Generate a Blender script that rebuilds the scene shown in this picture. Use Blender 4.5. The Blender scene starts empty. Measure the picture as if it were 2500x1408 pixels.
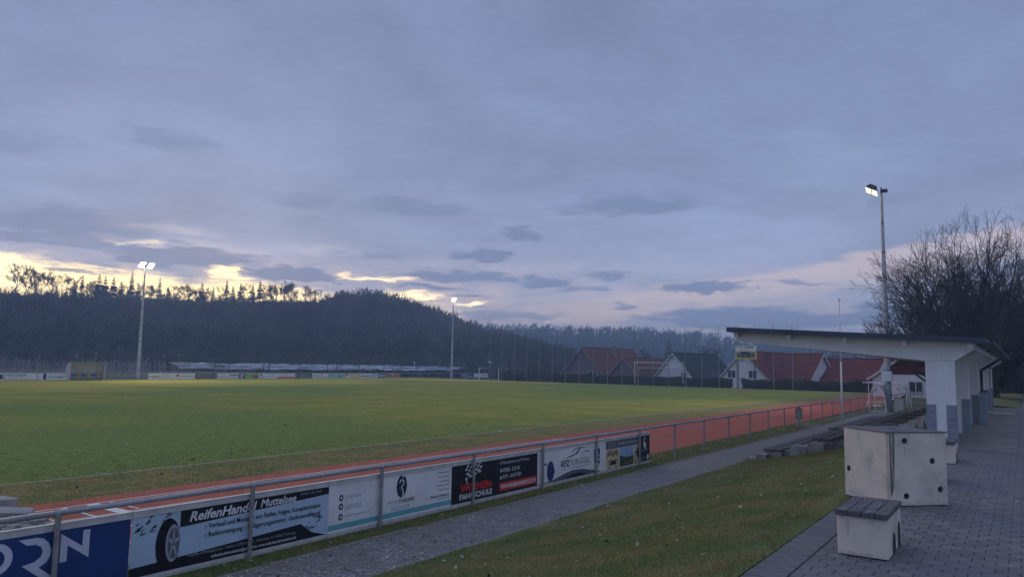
import bpy, math, random
import numpy as np
from mathutils import Vector, Matrix

random.seed(7)
rng = np.random.default_rng(11)
sc = bpy.context.scene
COL = sc.collection
R = math.radians

# ------------------------------------------------------------------ camera
cam_d = bpy.data.cameras.new('camera')
cam = bpy.data.objects.new('camera', cam_d)
COL.objects.link(cam)
cam_d.sensor_width = 36.0
cam_d.lens = 25.92
cam_d.clip_start = 0.1
cam_d.clip_end = 6000.0
CAMZ = 2.9
cam.matrix_world = (Matrix.Translation((0, 0, CAMZ)) @ Matrix.Rotation(R(34.7), 4, 'Z')
                    @ Matrix.Rotation(math.pi / 2 + math.atan(186 / 1800), 4, 'X') @ Matrix.Rotation(0.018, 4, 'Z'))
sc.camera = cam

# ------------------------------------------------------------------ render / exposure
sc.view_settings.view_transform = 'Standard'
sc.view_settings.look = 'None'
sc.view_settings.exposure = 0.55
sc.view_settings.gamma = 1.0
sc.view_settings.use_curve_mapping = False
sc.render.engine = 'CYCLES'
sc.cycles.use_denoising = True
sc.cycles.max_bounces = 6
sc.cycles.diffuse_bounces = 3
sc.cycles.volume_bounces = 0
sc.cycles.transparent_max_bounces = 8
sc.cycles.volume_max_steps = 64


# ------------------------------------------------------------------ node helpers
class NT:
    def __init__(self, tree):
        self.t = tree

    def n(self, typ, **kw):
        o = self.t.nodes.new(typ)
        for k, v in kw.items():
            setattr(o, k, v)
        return o

    def put(self, sock, v):
        if isinstance(v, bpy.types.NodeSocket):
            self.t.links.new(v, sock)
        elif isinstance(v, (tuple, list)) and len(v) == 3 and sock.type == 'RGBA':
            sock.default_value = (*v, 1.0)
        else:
            sock.default_value = v

    def m(self, op, a, b=0.0, c=0.0, clamp=False):
        o = self.n('ShaderNodeMath', operation=op, use_clamp=clamp)
        for i, v in enumerate((a, b, c)):
            self.put(o.inputs[i], v)
        return o.outputs[0]

    def mr(self, v, a, b, c=0.0, d=1.0, smooth=True):
        o = self.n('ShaderNodeMapRange', interpolation_type='SMOOTHSTEP' if smooth else 'LINEAR')
        for i, w in enumerate((v, a, b, c, d)):
            self.put(o.inputs[i], w)
        return o.outputs[0]

    def mix(self, f, a, b, blend='MIX'):
        o = self.n('ShaderNodeMix', data_type='RGBA', blend_type=blend)
        self.put(o.inputs[0], f)
        self.put(o.inputs[6], a)
        self.put(o.inputs[7], b)
        return o.outputs[2]

    def noise(self, vec, scale, detail=4.0, rough=0.55, dist=0.0):
        o = self.n('ShaderNodeTexNoise')
        if vec is not None:
            self.put(o.inputs['Vector'], vec)
        o.inputs['Scale'].default_value = scale
        o.inputs['Detail'].default_value = detail
        o.inputs['Roughness'].default_value = rough
        o.inputs['Distortion'].default_value = dist
        return o.outputs['Fac']

    def comb(self, x, y, z):
        o = self.n('ShaderNodeCombineXYZ')
        for i, v in enumerate((x, y, z)):
            self.put(o.inputs[i], v)
        return o.outputs[0]


# ------------------------------------------------------------------ sky (world)
SUN_AZ = -57.0      # degrees clockwise from +Y; behind the wooded hill
SUN_EL = 8.0
w = bpy.data.worlds.new('World')
sc.world = w
w.use_nodes = True
T = NT(w.node_tree)
w.node_tree.nodes.clear()
tc = T.n('ShaderNodeTexCoord')
sep = T.n('ShaderNodeSeparateXYZ')
T.put(sep.inputs[0], tc.outputs['Generated'])
dx, dy, dz = sep.outputs
az = T.m('MULTIPLY', T.m('ARCTAN2', dx, dy), 57.29578)
el = T.m('MULTIPLY', T.m('ARCSINE', dz), 57.29578)
elp = T.m('MAXIMUM', el, 0.0)
inv = T.m('DIVIDE', 1.0, T.m('ADD', T.m('MAXIMUM', dz, 0.0), 0.10))
cp = T.comb(T.m('MULTIPLY', dx, inv), T.m('MULTIPLY', dy, inv), 0.3)          # cloud deck seen in perspective
n_big = T.noise(cp, 0.75, 6.0, 0.55, 0.6)
n_mid = T.noise(cp, 2.4, 6.0, 0.6, 0.4)
flat = T.comb(T.m('MULTIPLY', az, 0.16), T.m('MULTIPLY', el, 0.85), 0.0)
n_flat = T.noise(flat, 1.0, 7.0, 0.62, 0.5)
n_fine = T.noise(flat, 3.6, 9.0, 0.68, 0.5)
nf = T.m('SUBTRACT', n_flat, 0.5)
# overcast deck: paler towards the horizon; unseen zenith brightened to light the ground
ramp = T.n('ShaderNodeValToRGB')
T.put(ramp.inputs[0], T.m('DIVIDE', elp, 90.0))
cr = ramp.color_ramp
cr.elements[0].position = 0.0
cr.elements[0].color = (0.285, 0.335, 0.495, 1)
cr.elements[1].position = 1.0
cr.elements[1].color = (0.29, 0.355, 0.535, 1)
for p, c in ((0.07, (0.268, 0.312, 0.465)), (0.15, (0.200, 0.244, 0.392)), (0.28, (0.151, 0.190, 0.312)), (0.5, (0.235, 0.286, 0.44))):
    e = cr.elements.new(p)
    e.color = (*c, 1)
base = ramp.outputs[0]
shade = T.m('ADD', T.mr(n_big, 0.30, 0.70, -0.11, 0.11), T.m('ADD', T.mr(n_mid, 0.3, 0.7, -0.06, 0.06), T.mr(n_fine, 0.3, 0.7, -0.035, 0.035)))
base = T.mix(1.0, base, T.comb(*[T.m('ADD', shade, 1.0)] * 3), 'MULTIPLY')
# warm pink light low down, strongest on the sunset side
daz = T.m('ABSOLUTE', T.m('SUBTRACT', az, SUN_AZ))
warm = T.m('MULTIPLY', T.mr(daz, 10.0, 75.0, 1.0, 0.0), T.mr(elp, 3.5, 9.5, 1.0, 0.0))
pink = T.m('MULTIPLY', warm, T.mr(n_flat, 0.38, 0.60, 0.15, 0.78))
base = T.mix(pink, base, (0.68, 0.54, 0.54))
# long pale streak rising to the north
strk = T.m('SUBTRACT', T.m('SUBTRACT', el, 4.3), T.m('MULTIPLY', T.m('ADD', az, 30.0), 0.150))
strk = T.m('ADD', strk, T.m('MULTIPLY', nf, 2.2))
sm = T.m('MULTIPLY', T.mr(strk, -2.2, -0.6), T.mr(strk, 0.4, 0.9, 1.0, 0.0))
sm = T.m('MULTIPLY', sm, T.m('MULTIPLY', T.mr(az, -44.0, -26.0), T.mr(az, 6.0, 30.0, 1.0, 0.0)))
base = T.mix(T.m('MULTIPLY', sm, 0.60), base, (0.62, 0.50, 0.50))


# individual clouds: azimuth, elevation, half width, half height, softness, amount
wn = T.n('ShaderNodeTexNoise')
T.put(wn.inputs['Vector'], T.comb(T.m('MULTIPLY', az, 0.22), T.m('MULTIPLY', el, 0.75), 4.0))
wn.inputs['Scale'].default_value = 1.0
wn.inputs['Detail'].default_value = 6.0
wn.inputs['Roughness'].default_value = 0.6
wsep = T.n('ShaderNodeSeparateColor')
T.put(wsep.inputs[0], wn.outputs['Color'])
azw = T.m('ADD', az, T.m('MULTIPLY', T.m('SUBTRACT', wsep.outputs[0], 0.5), 7.0))
elw = T.m('ADD', el, T.m('MULTIPLY', T.m('SUBTRACT', wsep.outputs[1], 0.5), 2.4))


def blobs(lst, amp):
    out = None
    for (a, e, ra, re, soft, k) in lst:
        u = T.m('DIVIDE', T.m('SUBTRACT', azw, a), ra)
        v = T.m('DIVIDE', T.m('SUBTRACT', elw, e), re)
        v = T.m('MAXIMUM', v, T.m('MULTIPLY', v, -1.6))            # flat undersides
        d = T.m('ADD', T.m('SQRT', T.m('ADD', T.m('MULTIPLY', u, u), T.m('MULTIPLY', v, v))), T.m('MULTIPLY', nf, amp))
        d = T.m('ADD', d, T.m('MULTIPLY', T.m('SUBTRACT', n_fine, 0.5), amp * 1.25))
        s = T.mr(d, 1.0 - soft, 1.0 + soft * 0.5, k, 0.0)
        out = s if out is None else T.m('MAXIMUM', out, s)
    return out


# gap under the deck where the last sunlight comes through
top = T.m('ADD', T.m('MULTIPLY', T.m('ADD', az, 70.0), -0.056), 6.15)
gd = T.m('ADD', T.m('SUBTRACT', top, T.m('MULTIPLY', T.m('ADD', el, elw), 0.5)), T.m('ADD', T.m('MULTIPLY', nf, 2.0), T.m('MULTIPLY', T.m('SUBTRACT', n_fine, 0.5), 1.7)))
gap = T.m('MULTIPLY', T.mr(gd, -0.65, 0.60), T.m('MULTIPLY', T.mr(az, -47.0, -36.0, 1.0, 0.0), T.mr(az, -125.0, -90.0)))
gcol = T.mix(T.mr(daz, 4.0, 22.0), (2.1, 1.55, 0.72), (1.9, 1.52, 0.95))
gl = blobs([(-56.2, 5.9, 1.7, 0.75, 0.5, 1.0), (-47.4, 6.5, 1.6, 0.35, 0.9, 0.7), (-44.6, 6.4, 2.0, 0.22, 0.9, 0.7),
            (-41.9, 5.2, 3.8, 0.32, 0.8, 0.95), (-38.3, 4.55, 1.2, 0.28, 0.7, 1.0), (-40.2, 3.7, 0.9, 0.3, 0.8, 0.8),
            (-33.2, 3.4, 2.6, 0.10, 1.0, 0.4), (-62.3, 7.9, 1.9, 0.22, 1.0, 0.35)], 0.9)
gap = T.m('MAXIMUM', gap, gl)
base = T.mix(gap, base, gcol)
pale = blobs([(-61.0, 9.0, 4.6, 0.42, 1.0, 0.5), (-56.5, 7.7, 3.2, 0.8, 1.0, 0.65), (-66.5, 7.5, 2.6, 0.35, 1.0, 0.4), (-50.0, 8.2, 3.2, 0.5, 1.0, 0.3)], 0.9)
base = T.mix(pale, base, (0.58, 0.53, 0.59))
dark = blobs([(-51.3, 6.35, 3.9, 0.85, 0.22, 0.95), (-60.2, 15.0, 3.6, 1.2, 0.7, 0.55), (-43.0, 11.8, 4.6, 0.75, 0.7, 0.6), (-25.3, 12.2, 6.5, 0.8, 0.6, 0.65),
              (-33.7, 9.9, 1.3, 0.5, 0.5, 0.8), (-37.5, 8.5, 3.1, 0.6, 0.4, 0.85), (-38.9, 6.7, 4.6, 0.55, 0.35, 0.85), (-32.2, 6.5, 2.5, 0.6, 0.4, 0.85),
              (-29.0, 5.9, 2.0, 0.5, 0.5, 0.65), (-19.8, 5.9, 3.2, 0.55, 0.35, 0.9), (-13.5, 6.2, 2.0, 0.3, 0.5, 0.65), (-27.0, 6.9, 1.4, 0.32, 0.5, 0.75),
              (-26.0, 4.5, 1.0, 0.3, 0.5, 0.75), (-50.0, 12.0, 2.6, 0.8, 0.7, 0.45), (-66.0, 8.7, 5.5, 1.1, 0.6, 0.65), (-58.5, 7.05, 5.2, 1.0, 0.35, 0.85), (-66.5, 7.6, 4.5, 0.8, 0.4, 0.7),
              (-41.0, 5.95, 2.3, 0.3, 0.4, 0.9), (-38.6, 5.2, 2.7, 0.28, 0.4, 0.8), (-66.3, 5.75, 1.7, 0.27, 0.5, 0.8), (-46.0, 8.0, 3.3, 0.4, 0.6, 0.5), (-70.0, 13.5, 4.0, 1.4, 0.9, 0.4),
              (-35.5, 3.6, 5.0, 0.55, 0.6, 0.65), (-12.0, 3.6, 13.0, 0.95, 0.3, 0.85)], 0.95)
base = T.mix(dark, base, T.mix(T.mr(elp, 3.0, 12.0), (0.155, 0.205, 0.365), (0.130, 0.172, 0.292)))
# a little of the clear physical sky shines through the deck
sky = T.n('ShaderNodeTexSky', sky_type='NISHITA')
sky.sun_disc = False
sky.sun_elevation = R(SUN_EL)
sky.sun_rotation = R(SUN_AZ)
SKY_STRENGTH = 0.1
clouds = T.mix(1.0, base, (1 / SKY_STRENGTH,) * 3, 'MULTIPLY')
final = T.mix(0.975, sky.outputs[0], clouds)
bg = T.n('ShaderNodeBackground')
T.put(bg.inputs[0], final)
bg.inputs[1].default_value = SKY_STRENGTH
wo = T.n('ShaderNodeOutputWorld')
T.put(wo.inputs[0], bg.outputs[0])

# ------------------------------------------------------------------ sun, veiled by the clouds at dusk
sd = bpy.data.lights.new('sun', 'SUN')
sd.energy = 0.8
sd.angle = R(30)
sd.color = (1.0, 0.82, 0.6)
so = bpy.data.objects.new('sun', sd)
COL.objects.link(so)
_d = Vector((math.sin(R(SUN_AZ)) * math.cos(R(SUN_EL)), math.cos(R(SUN_AZ)) * math.cos(R(SUN_EL)), math.sin(R(SUN_EL))))
so.rotation_euler = _d.to_track_quat('Z', 'Y').to_euler()
so.location = (0, 0, 60)

# ------------------------------------------------------------------ materials
MATS = {}


def mat(name, c1, c2=None, scale=4.0, rough=0.8, metal=0.0, bump=0.0, bscale=None, detail=5.0, lo=0.35, hi=0.65,
        stretch=None, c3=None, s3=0.5, lo3=0.45, hi3=0.7, emit=None, estr=0.0, spec=0.3, bdist=0.02, grain=0.0, gscale=6.0, worn=None):
    m_ = bpy.data.materials.new(name)
    m_.use_nodes = True
    t = NT(m_.node_tree)
    b = m_.node_tree.nodes['Principled BSDF']
    b.inputs['Roughness'].default_value = rough
    b.inputs['Metallic'].default_value = metal
    b.inputs['Specular IOR Level'].default_value = spec
    co = t.n('ShaderNodeTexCoord').outputs['Object']
    if stretch:
        mp = t.n('ShaderNodeMapping')
        mp.inputs['Scale'].default_value = stretch
        t.put(mp.inputs['Vector'], co)
        co = mp.outputs[0]
    if c2 is None:
        c2 = tuple(v * 0.82 for v in c1)
    f = t.mr(t.noise(co, scale, detail), lo, hi)
    col = t.mix(f, c1, c2)
    if c3 is not None:
        col = t.mix(t.mr(t.noise(co, s3, 4.0), lo3, hi3), col, c3)
    if worn:             # drier turf towards one side, with a ragged edge
        wc, wx0, wx1 = worn
        sx = t.n('ShaderNodeSeparateXYZ')
        t.put(sx.inputs[0], co)
        f2 = t.mr(t.m('ADD', sx.outputs[0], t.mr(t.noise(co, 0.07, 6.0), 0.2, 0.8, -22.0, 22.0)), wx0, wx1)
        col = t.mix(f2, col, wc)
    if grain:
        g = t.mr(t.noise(co, gscale, 9.0, 0.72), 0.3, 0.7, 1 - grain, 1 + grain, smooth=False)
        col = t.mix(1.0, col, t.comb(g, g, g), 'MULTIPLY')
    t.put(b.inputs['Base Color'], col)
    if bump > 0:
        bn = t.n('ShaderNodeBump')
        bn.inputs['Strength'].default_value = bump
        bn.inputs['Distance'].default_value = bdist
        t.put(bn.inputs['Height'], t.noise(co, bscale or scale * 3, 5.0))
        t.put(b.inputs['Normal'], bn.outputs[0])
    if emit:
        t.put(b.inputs['Emission Color'], emit)
        b.inputs['Emission Strength'].default_value = estr
    MATS[name] = m_
    return m_


def flatmat(name, c, rough=0.5, **k):
    return mat(name, c, tuple(v * 0.9 for v in c), scale=2.0, rough=rough, **k)


# ------------------------------------------------------------------ mesh helpers
WL = {}


def np_mesh(name, V, F, material, smooth=False):
    V = np.asarray(V, dtype=np.float32).reshape(-1, 3)
    F = np.asarray(F, dtype=np.int32)
    k = F.shape[1]
    me = bpy.data.meshes.new(name)
    me.vertices.add(len(V))
    me.vertices.foreach_set('co', V.ravel())
    me.loops.add(F.size)
    me.loops.foreach_set('vertex_index', F.ravel())
    me.polygons.add(len(F))
    me.polygons.foreach_set('loop_start', np.arange(0, F.size, k, dtype=np.int32))
    me.polygons.foreach_set('loop_total', np.full(len(F), k, dtype=np.int32))
    if smooth:
        me.polygons.foreach_set('use_smooth', np.ones(len(F), dtype=bool))
    me.update(calc_edges=True)
    me.validate()
    if material:
        me.materials.append(MATS[material] if isinstance(material, str) else material)
    return me


def link(name, me, parent=None, loc=(0, 0, 0), rz=0.0):
    o = bpy.data.objects.new(name, me)
    COL.objects.link(o)
    o.location = loc
    if rz:
        o.rotation_euler = (0, 0, rz)
    if parent is not None:
        o.parent = parent
        WL[o.name] = WL.get(parent.name, Vector((0, 0, 0))) + Vector(loc)
    else:
        WL[o.name] = Vector(loc)
    return o


def tag(o, label=None, cat=None, group=None, kind=None):
    if label:
        o['label'] = label
    if cat:
        o['category'] = cat
    if group:
        o['group'] = group
    if kind:
        o['kind'] = kind
    return o


def thing(name, label, cat, loc=(0, 0, 0), rz=0.0, group=None):
    o = link(name, None, None, loc, rz)
    o.empty_display_size = 0.2
    return tag(o, label, cat, group)


def copy_tree(o, loc=None, rz=None, label=None, group=None, parent=None):
    c = o.copy()
    COL.objects.link(c)
    if parent is not None:
        c.parent = parent
    if loc is not None:
        c.location = loc
    if rz is not None:
        c.rotation_euler = (0, 0, rz)
    if label:
        c['label'] = label
    if group:
        c['group'] = group
    for ch in list(o.children):
        copy_tree(ch, parent=c)
    return c


class MB:
    def __init__(self):
        self.V, self.F = [], []

    def add(self, vs, fs):
        b = len(self.V)
        self.V += [tuple(v) for v in vs]
        self.F += [tuple(i + b for i in f) for f in fs]
        return self

    def box(self, x0, x1, y0, y1, z0, z1, rz=0.0, piv=None):
        vs = [(x, y, z) for z in (z0, z1) for (x, y) in ((x0, y0), (x1, y0), (x1, y1), (x0, y1))]
        if rz:
            px_, py_ = piv or ((x0 + x1) / 2, (y0 + y1) / 2)
            c, s = math.cos(rz), math.sin(rz)
            vs = [(px_ + (x - px_) * c - (y - py_) * s, py_ + (x - px_) * s + (y - py_) * c, z) for x, y, z in vs]
        return self.add(vs, [(3, 2, 1, 0), (4, 5, 6, 7), (0, 1, 5, 4), (1, 2, 6, 5), (2, 3, 7, 6), (3, 0, 4, 7)])

    def bevel_box(self, x0, x1, y0, y1, z0, z1, b=0.005):
        def ring(i, z):
            return [(x0 + i, y0, z), (x1 - i, y0, z), (x1, y0 + i, z), (x1, y1 - i, z), (x1 - i, y1, z), (x0 + i, y1, z), (x0, y1 - i, z), (x0, y0 + i, z)]
        top = [(x0 + b, y0 + b, z1), (x1 - b, y0 + b, z1), (x1 - b, y0 + b, z1), (x1 - b, y1 - b, z1), (x1 - b, y1 - b, z1), (x0 + b, y1 - b, z1), (x0 + b, y1 - b, z1), (x0 + b, y0 + b, z1)]
        r0, r1 = ring(b, z0), ring(b, z1 - b)
        vs = r0 + r1 + [(x0 + b, y0 + b, z1), (x1 - b, y0 + b, z1), (x1 - b, y1 - b, z1), (x0 + b, y1 - b, z1)]
        fs = [tuple(range(7, -1, -1))] + [(i, (i + 1) % 8, 8 + (i + 1) % 8, 8 + i) for i in range(8)]
        fs += [(8, 9, 17, 16), (9, 10, 17), (10, 11, 18, 17), (11, 12, 18), (12, 13, 19, 18), (13, 14, 19), (14, 15, 16, 19), (15, 8, 16), (16, 17, 18, 19)]
        return self.add(vs, fs)

    def tube(self, p0, p1, r0, r1=None, n=8, cap=True):
        r1 = r0 if r1 is None else r1
        p0, p1 = Vector(p0), Vector(p1)
        d = (p1 - p0).normalized()
        a = d.orthogonal().normalized()
        b_ = d.cross(a)
        vs = []
        for p, r in ((p0, r0), (p1, r1)):
            for i in range(n):
                t = 2 * math.pi * i / n
                vs.append(p + (a * math.cos(t) + b_ * math.sin(t)) * r)
        fs = [(i, (i + 1) % n, n + (i + 1) % n, n + i) for i in range(n)]
        if cap:
            fs += [tuple(range(n - 1, -1, -1)), tuple(range(n, 2 * n))]
        return self.add(vs, fs)

    def path(self, pts, r, n=8):
        for a, b in zip(pts, pts[1:]):
            self.tube(a, b, r, r, n)
        return self

    def prism(self, poly, a, b, axis='x'):
        """poly in the plane across AXIS, swept from a to b."""
        n = len(poly)
        if axis == 'x':
            f = lambda t, p: (t, p[0], p[1])
        elif axis == 'y':
            f = lambda t, p: (p[0], t, p[1])
        else:
            f = lambda t, p: (p[0], p[1], t)
        vs = [f(a, p) for p in poly] + [f(b, p) for p in poly]
        fs = [tuple(range(n - 1, -1, -1)), tuple(range(n, 2 * n))] + [(i, (i + 1) % n, n + (i + 1) % n, n + i) for i in range(n)]
        return self.add(vs, fs)

    def mesh(self, name, material, off=(0, 0, 0), smooth=False):
        me = bpy.data.meshes.new(name)
        ox, oy, oz = off
        me.from_pydata([(x - ox, y - oy, z - oz) for x, y, z in self.V], [], self.F)
        if material:
            me.materials.append(MATS[material] if isinstance(material, str) else material)
        import bmesh
        bm = bmesh.new()
        bm.from_mesh(me)
        bmesh.ops.recalc_face_normals(bm, faces=bm.faces)
        bm.to_mesh(me)
        bm.free()
        if smooth:
            for p in me.polygons:
                p.use_smooth = True
        return me

    def build(self, name, material, parent=None, smooth=False, local=False):
        """Coordinates are the world's unless LOCAL (then the parent's)."""
        off = (0, 0, 0)
        if parent is not None and not local:
            off = WL.get(parent.name, Vector((0, 0, 0)))
        return link(name, self.mesh(name, material, off, smooth), parent)


def tubes_np(P0, P1, R0, R1, k=3):
    P0, P1 = np.asarray(P0, float), np.asarray(P1, float)
    R0, R1 = np.asarray(R0, float), np.asarray(R1, float)
    d = P1 - P0
    d /= np.maximum(np.linalg.norm(d, axis=1, keepdims=True), 1e-9)
    ref = np.where(np.abs(d[:, 2:3]) < 0.9, np.array([[0, 0, 1.0]]), np.array([[1.0, 0, 0]]))
    a = np.cross(d, ref)
    a /= np.linalg.norm(a, axis=1, keepdims=True)
    b = np.cross(d, a)
    n = len(P0)
    V = np.empty((n, 2 * k, 3))
    for i in range(k):
        t = 2 * math.pi * i / k
        o = a * math.cos(t) + b * math.sin(t)
        V[:, i] = P0 + o * R0[:, None]
        V[:, k + i] = P1 + o * R1[:, None]
    base = (np.arange(n) * 2 * k)[:, None, None]
    q = np.array([[i, (i + 1) % k, k + (i + 1) % k, k + i] for i in range(k)])[None]
    return V.reshape(-1, 3), (base + q).reshape(-1, 4)


def structure(name, mb, material=None, smooth=False):
    o = mb.build(name, material, None, smooth) if isinstance(mb, MB) else link(name, mb)
    return tag(o, kind='structure')


_tc = {}


def text_geo(s, shear=0.0, bold=0.0):
    key = (s, shear, bold)
    if key not in _tc:
        cu = bpy.data.curves.new('lettering', 'FONT')
        cu.body = s
        cu.shear = shear
        cu.offset = bold
        cu.resolution_u = 2
        ob = bpy.data.objects.new('lettering', cu)
        me = bpy.data.meshes.new_from_object(ob)
        V = np.array([v.co[:2] for v in me.vertices]) if len(me.vertices) else np.zeros((0, 2))
        F = [tuple(p.vertices) for p in me.polygons]
        bpy.data.meshes.remove(me)
        bpy.data.objects.remove(ob)
        bpy.data.curves.remove(cu)
        _tc[key] = (V, F)
    return _tc[key]




def lettering(parent, s, depth, u0, v0, w, h, material, face='x', shear=0.0, bold=0.0, name='lettering'):
    """Flat letters on a board. face 'x': board looks to +X, u runs along Y; face 'y': board looks to -Y, u runs along X."""
    V, F = text_geo(s, shear, bold)
    if not len(V):
        return None
    mn, mx = V.min(0), V.max(0)
    sy = h / (mx[1] - mn[1])
    sx = sy if w is None else w / (mx[0] - mn[0])
    mb = MB()
    P = [((v[0] - mn[0]) * sx + u0, (v[1] - mn[1]) * sy + v0) for v in V]
    mb.add([(depth, a, b) if face == 'x' else (a, depth, b) for a, b in P], F)
    return mb.build(name, material, parent)


def shape(parent, poly, depth, material, name='print', face='x', thick=0.0015):
    mb = MB()
    if face == 'x':
        mb.prism(poly, depth, depth - thick, 'x')
    else:
        mb.prism(poly, depth, depth + thick, 'y')
    return mb.build(name, material, parent)


def rect(a0, a1, b0, b1):
    return [(a0, b0), (a1, b0), (a1, b1), (a0, b1)]


def ell(ca, cb, ra, rb, n=24, t0=0.0, t1=2 * math.pi):
    return [(ca + ra * math.cos(t0 + (t1 - t0) * i / n), cb + rb * math.sin(t0 + (t1 - t0) * i / n)) for i in range(n)]


# ------------------------------------------------------------------ material library
mat('lawn', (0.240, 0.258, 0.064), (0.345, 0.292, 0.078), scale=0.30, rough=0.95, bump=0.5, bscale=14, lo=0.40, hi=0.68, c3=(0.195, 0.240, 0.070), s3=0.035, lo3=0.45, hi3=0.62, spec=0.0, grain=0.42, gscale=3.2, worn=((0.42, 0.36, 0.085), -62.0, -96.0))
mat('lawn_dry', (0.270, 0.200, 0.066), (0.165, 0.170, 0.052), scale=0.9, rough=0.95, bump=0.6, bscale=16, lo=0.35, hi=0.65, spec=0.1, grain=0.35, gscale=4.0)
mat('bank_grass', (0.120, 0.138, 0.048), (0.230, 0.178, 0.080), scale=0.8, rough=0.95, bump=0.7, bscale=22, lo=0.36, hi=0.66, c3=(0.125, 0.155, 0.068), s3=0.7, spec=0.1)
mat('blade', (0.180, 0.215, 0.062), (0.330, 0.260, 0.105), scale=1.1, rough=0.9, lo=0.40, hi=0.62, c3=(0.155, 0.215, 0.062), s3=0.9, spec=0.15)
mat('soil', (0.10, 0.085, 0.06), (0.13, 0.11, 0.075), scale=0.3, rough=1.0)
mat('meadow', (0.085, 0.10, 0.045), (0.11, 0.10, 0.055), scale=0.05, rough=1.0)
mat('tartan', (0.425, 0.092, 0.054), (0.345, 0.084, 0.052), scale=1.4, rough=0.9, bump=0.35, bscale=60, c3=(0.310, 0.110, 0.080), s3=0.5, lo3=0.45, hi3=0.7, spec=0.2, grain=0.16, gscale=5.0)
mat('track_paint', (0.74, 0.72, 0.70), (0.55, 0.50, 0.48), scale=6, rough=0.8, lo=0.4, hi=0.75)
mat('line_chalk', (0.40, 0.42, 0.30), (0.24, 0.26, 0.14), scale=3.0, rough=0.95, lo=0.4, hi=0.7)
mat('path_asphalt', (0.240, 0.222, 0.215), (0.180, 0.168, 0.166), scale=3.5, rough=0.95, bump=0.6, bscale=70, c3=(0.230, 0.215, 0.205), s3=0.9, lo3=0.5, hi3=0.75, grain=0.30, gscale=20.0)
mat('road_asphalt', (0.215, 0.208, 0.205), (0.175, 0.172, 0.172), scale=2.5, rough=0.92, bump=0.4, bscale=70)
mat('edging', (0.27, 0.25, 0.22), (0.18, 0.17, 0.15), scale=7, rough=0.95, bump=0.5)
for i, k in enumerate((1.0, 0.86, 1.13, 0.95)):
    mat('paver_%d' % i, tuple(v * k for v in (0.190, 0.187, 0.196)), tuple(v * k for v in (0.150, 0.148, 0.157)), scale=9, rough=0.9, bump=0.5, bscale=90, c3=tuple(v * k for v in (0.22, 0.205, 0.195)), s3=3, spec=0.25)
mat('joint_sand', (0.075, 0.072, 0.066), (0.055, 0.055, 0.05), scale=10, rough=1.0)
mat('screed', (0.215, 0.205, 0.205), (0.165, 0.160, 0.165), scale=1.6, rough=0.72, bump=0.25, bscale=30, c3=(0.27, 0.255, 0.24), s3=0.8, lo3=0.52, hi3=0.75)
mat('concrete', (0.80, 0.685, 0.585), (0.66, 0.58, 0.505), scale=2.6, rough=0.9, bump=0.45, bscale=45, c3=(0.40, 0.38, 0.34), s3=2.2, lo3=0.52, hi3=0.78, detail=8)
mat('concrete_old', (0.42, 0.40, 0.37), (0.30, 0.29, 0.27), scale=3.0, rough=0.95, bump=0.5, bscale=30, c3=(0.20, 0.20, 0.18), s3=2.0, lo3=0.5, hi3=0.75)
mat('moss_stain', (0.13, 0.12, 0.085), (0.40, 0.375, 0.33), scale=3.0, rough=0.95, stretch=(7, 7, 0.5), lo=0.46, hi=0.68)
mat('grime', (0.55, 0.50, 0.43), (0.68, 0.61, 0.55), scale=9, rough=0.95, lo=0.40, hi=0.62)
mat('hole_dark', (0.06, 0.055, 0.05), rough=1.0)  # hole insides; also the painted shade of notches and bottom gaps
mat('pipe_grey', (0.20, 0.21, 0.23), rough=0.6)
mat('pipe_red', (0.30, 0.10, 0.07), rough=0.7)
mat('old_wood', (0.150, 0.140, 0.145), (0.085, 0.082, 0.090), scale=2.2, rough=0.85, bump=0.7, bscale=5, stretch=(22, 2.2, 22), lo=0.38, hi=0.62, c3=(0.26, 0.245, 0.235), s3=1.3, lo3=0.55, hi3=0.75, bdist=0.006)
mat('seat_wood', (0.165, 0.155, 0.160), (0.115, 0.108, 0.114), scale=2.2, rough=0.85, bump=0.5, bscale=5, stretch=(18, 1.2, 18))
mat('galv', (0.40, 0.41, 0.43), (0.31, 0.32, 0.345), scale=9, rough=0.55, metal=0.35, lo=0.3, hi=0.7)
mat('galv_post', (0.34, 0.335, 0.325), (0.25, 0.245, 0.24), scale=11, rough=0.65, metal=0.25)
mat('mast_steel', (0.58, 0.59, 0.61), (0.40, 0.405, 0.42), scale=2.6, rough=0.6, metal=0.2, stretch=(2, 2, 0.8), c3=(0.34, 0.26, 0.20), s3=3.0, lo3=0.62, hi3=0.8)
mat('alu_frame', (0.66, 0.65, 0.64), (0.55, 0.545, 0.54), scale=5, rough=0.65, metal=0.25)
mat('white_paint', (0.86, 0.86, 0.85), (0.80, 0.80, 0.79), scale=3, rough=0.6, c3=(0.58, 0.56, 0.53), s3=1.3, lo3=0.6, hi3=0.85)
mat('beam_paint', (0.86, 0.85, 0.83), (0.79, 0.78, 0.76), scale=1.6, rough=0.75, bump=0.15, bscale=20, c3=(0.46, 0.44, 0.41), s3=2.5, lo3=0.6, hi3=0.85)
mat('bracket_steel', (0.29, 0.33, 0.40), (0.24, 0.275, 0.34), scale=4, rough=0.55, metal=0.3)
mat('roof_metal', (0.075, 0.095, 0.125), (0.06, 0.075, 0.10), scale=2, rough=0.5, metal=0.3)
mat('gutter_metal', (0.08, 0.10, 0.115), (0.06, 0.075, 0.09), scale=3, rough=0.5, metal=0.3)
mat('sheet_black', (0.105, 0.10, 0.105), (0.14, 0.135, 0.14), scale=3, rough=0.6)
mat('acrylic', (0.56, 0.57, 0.56), (0.46, 0.47, 0.46), scale=2, rough=0.3)
mat('seat_orange', (0.75, 0.36, 0.05), rough=0.5)
mat('seat_blue', (0.10, 0.17, 0.38), rough=0.5)
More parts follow.
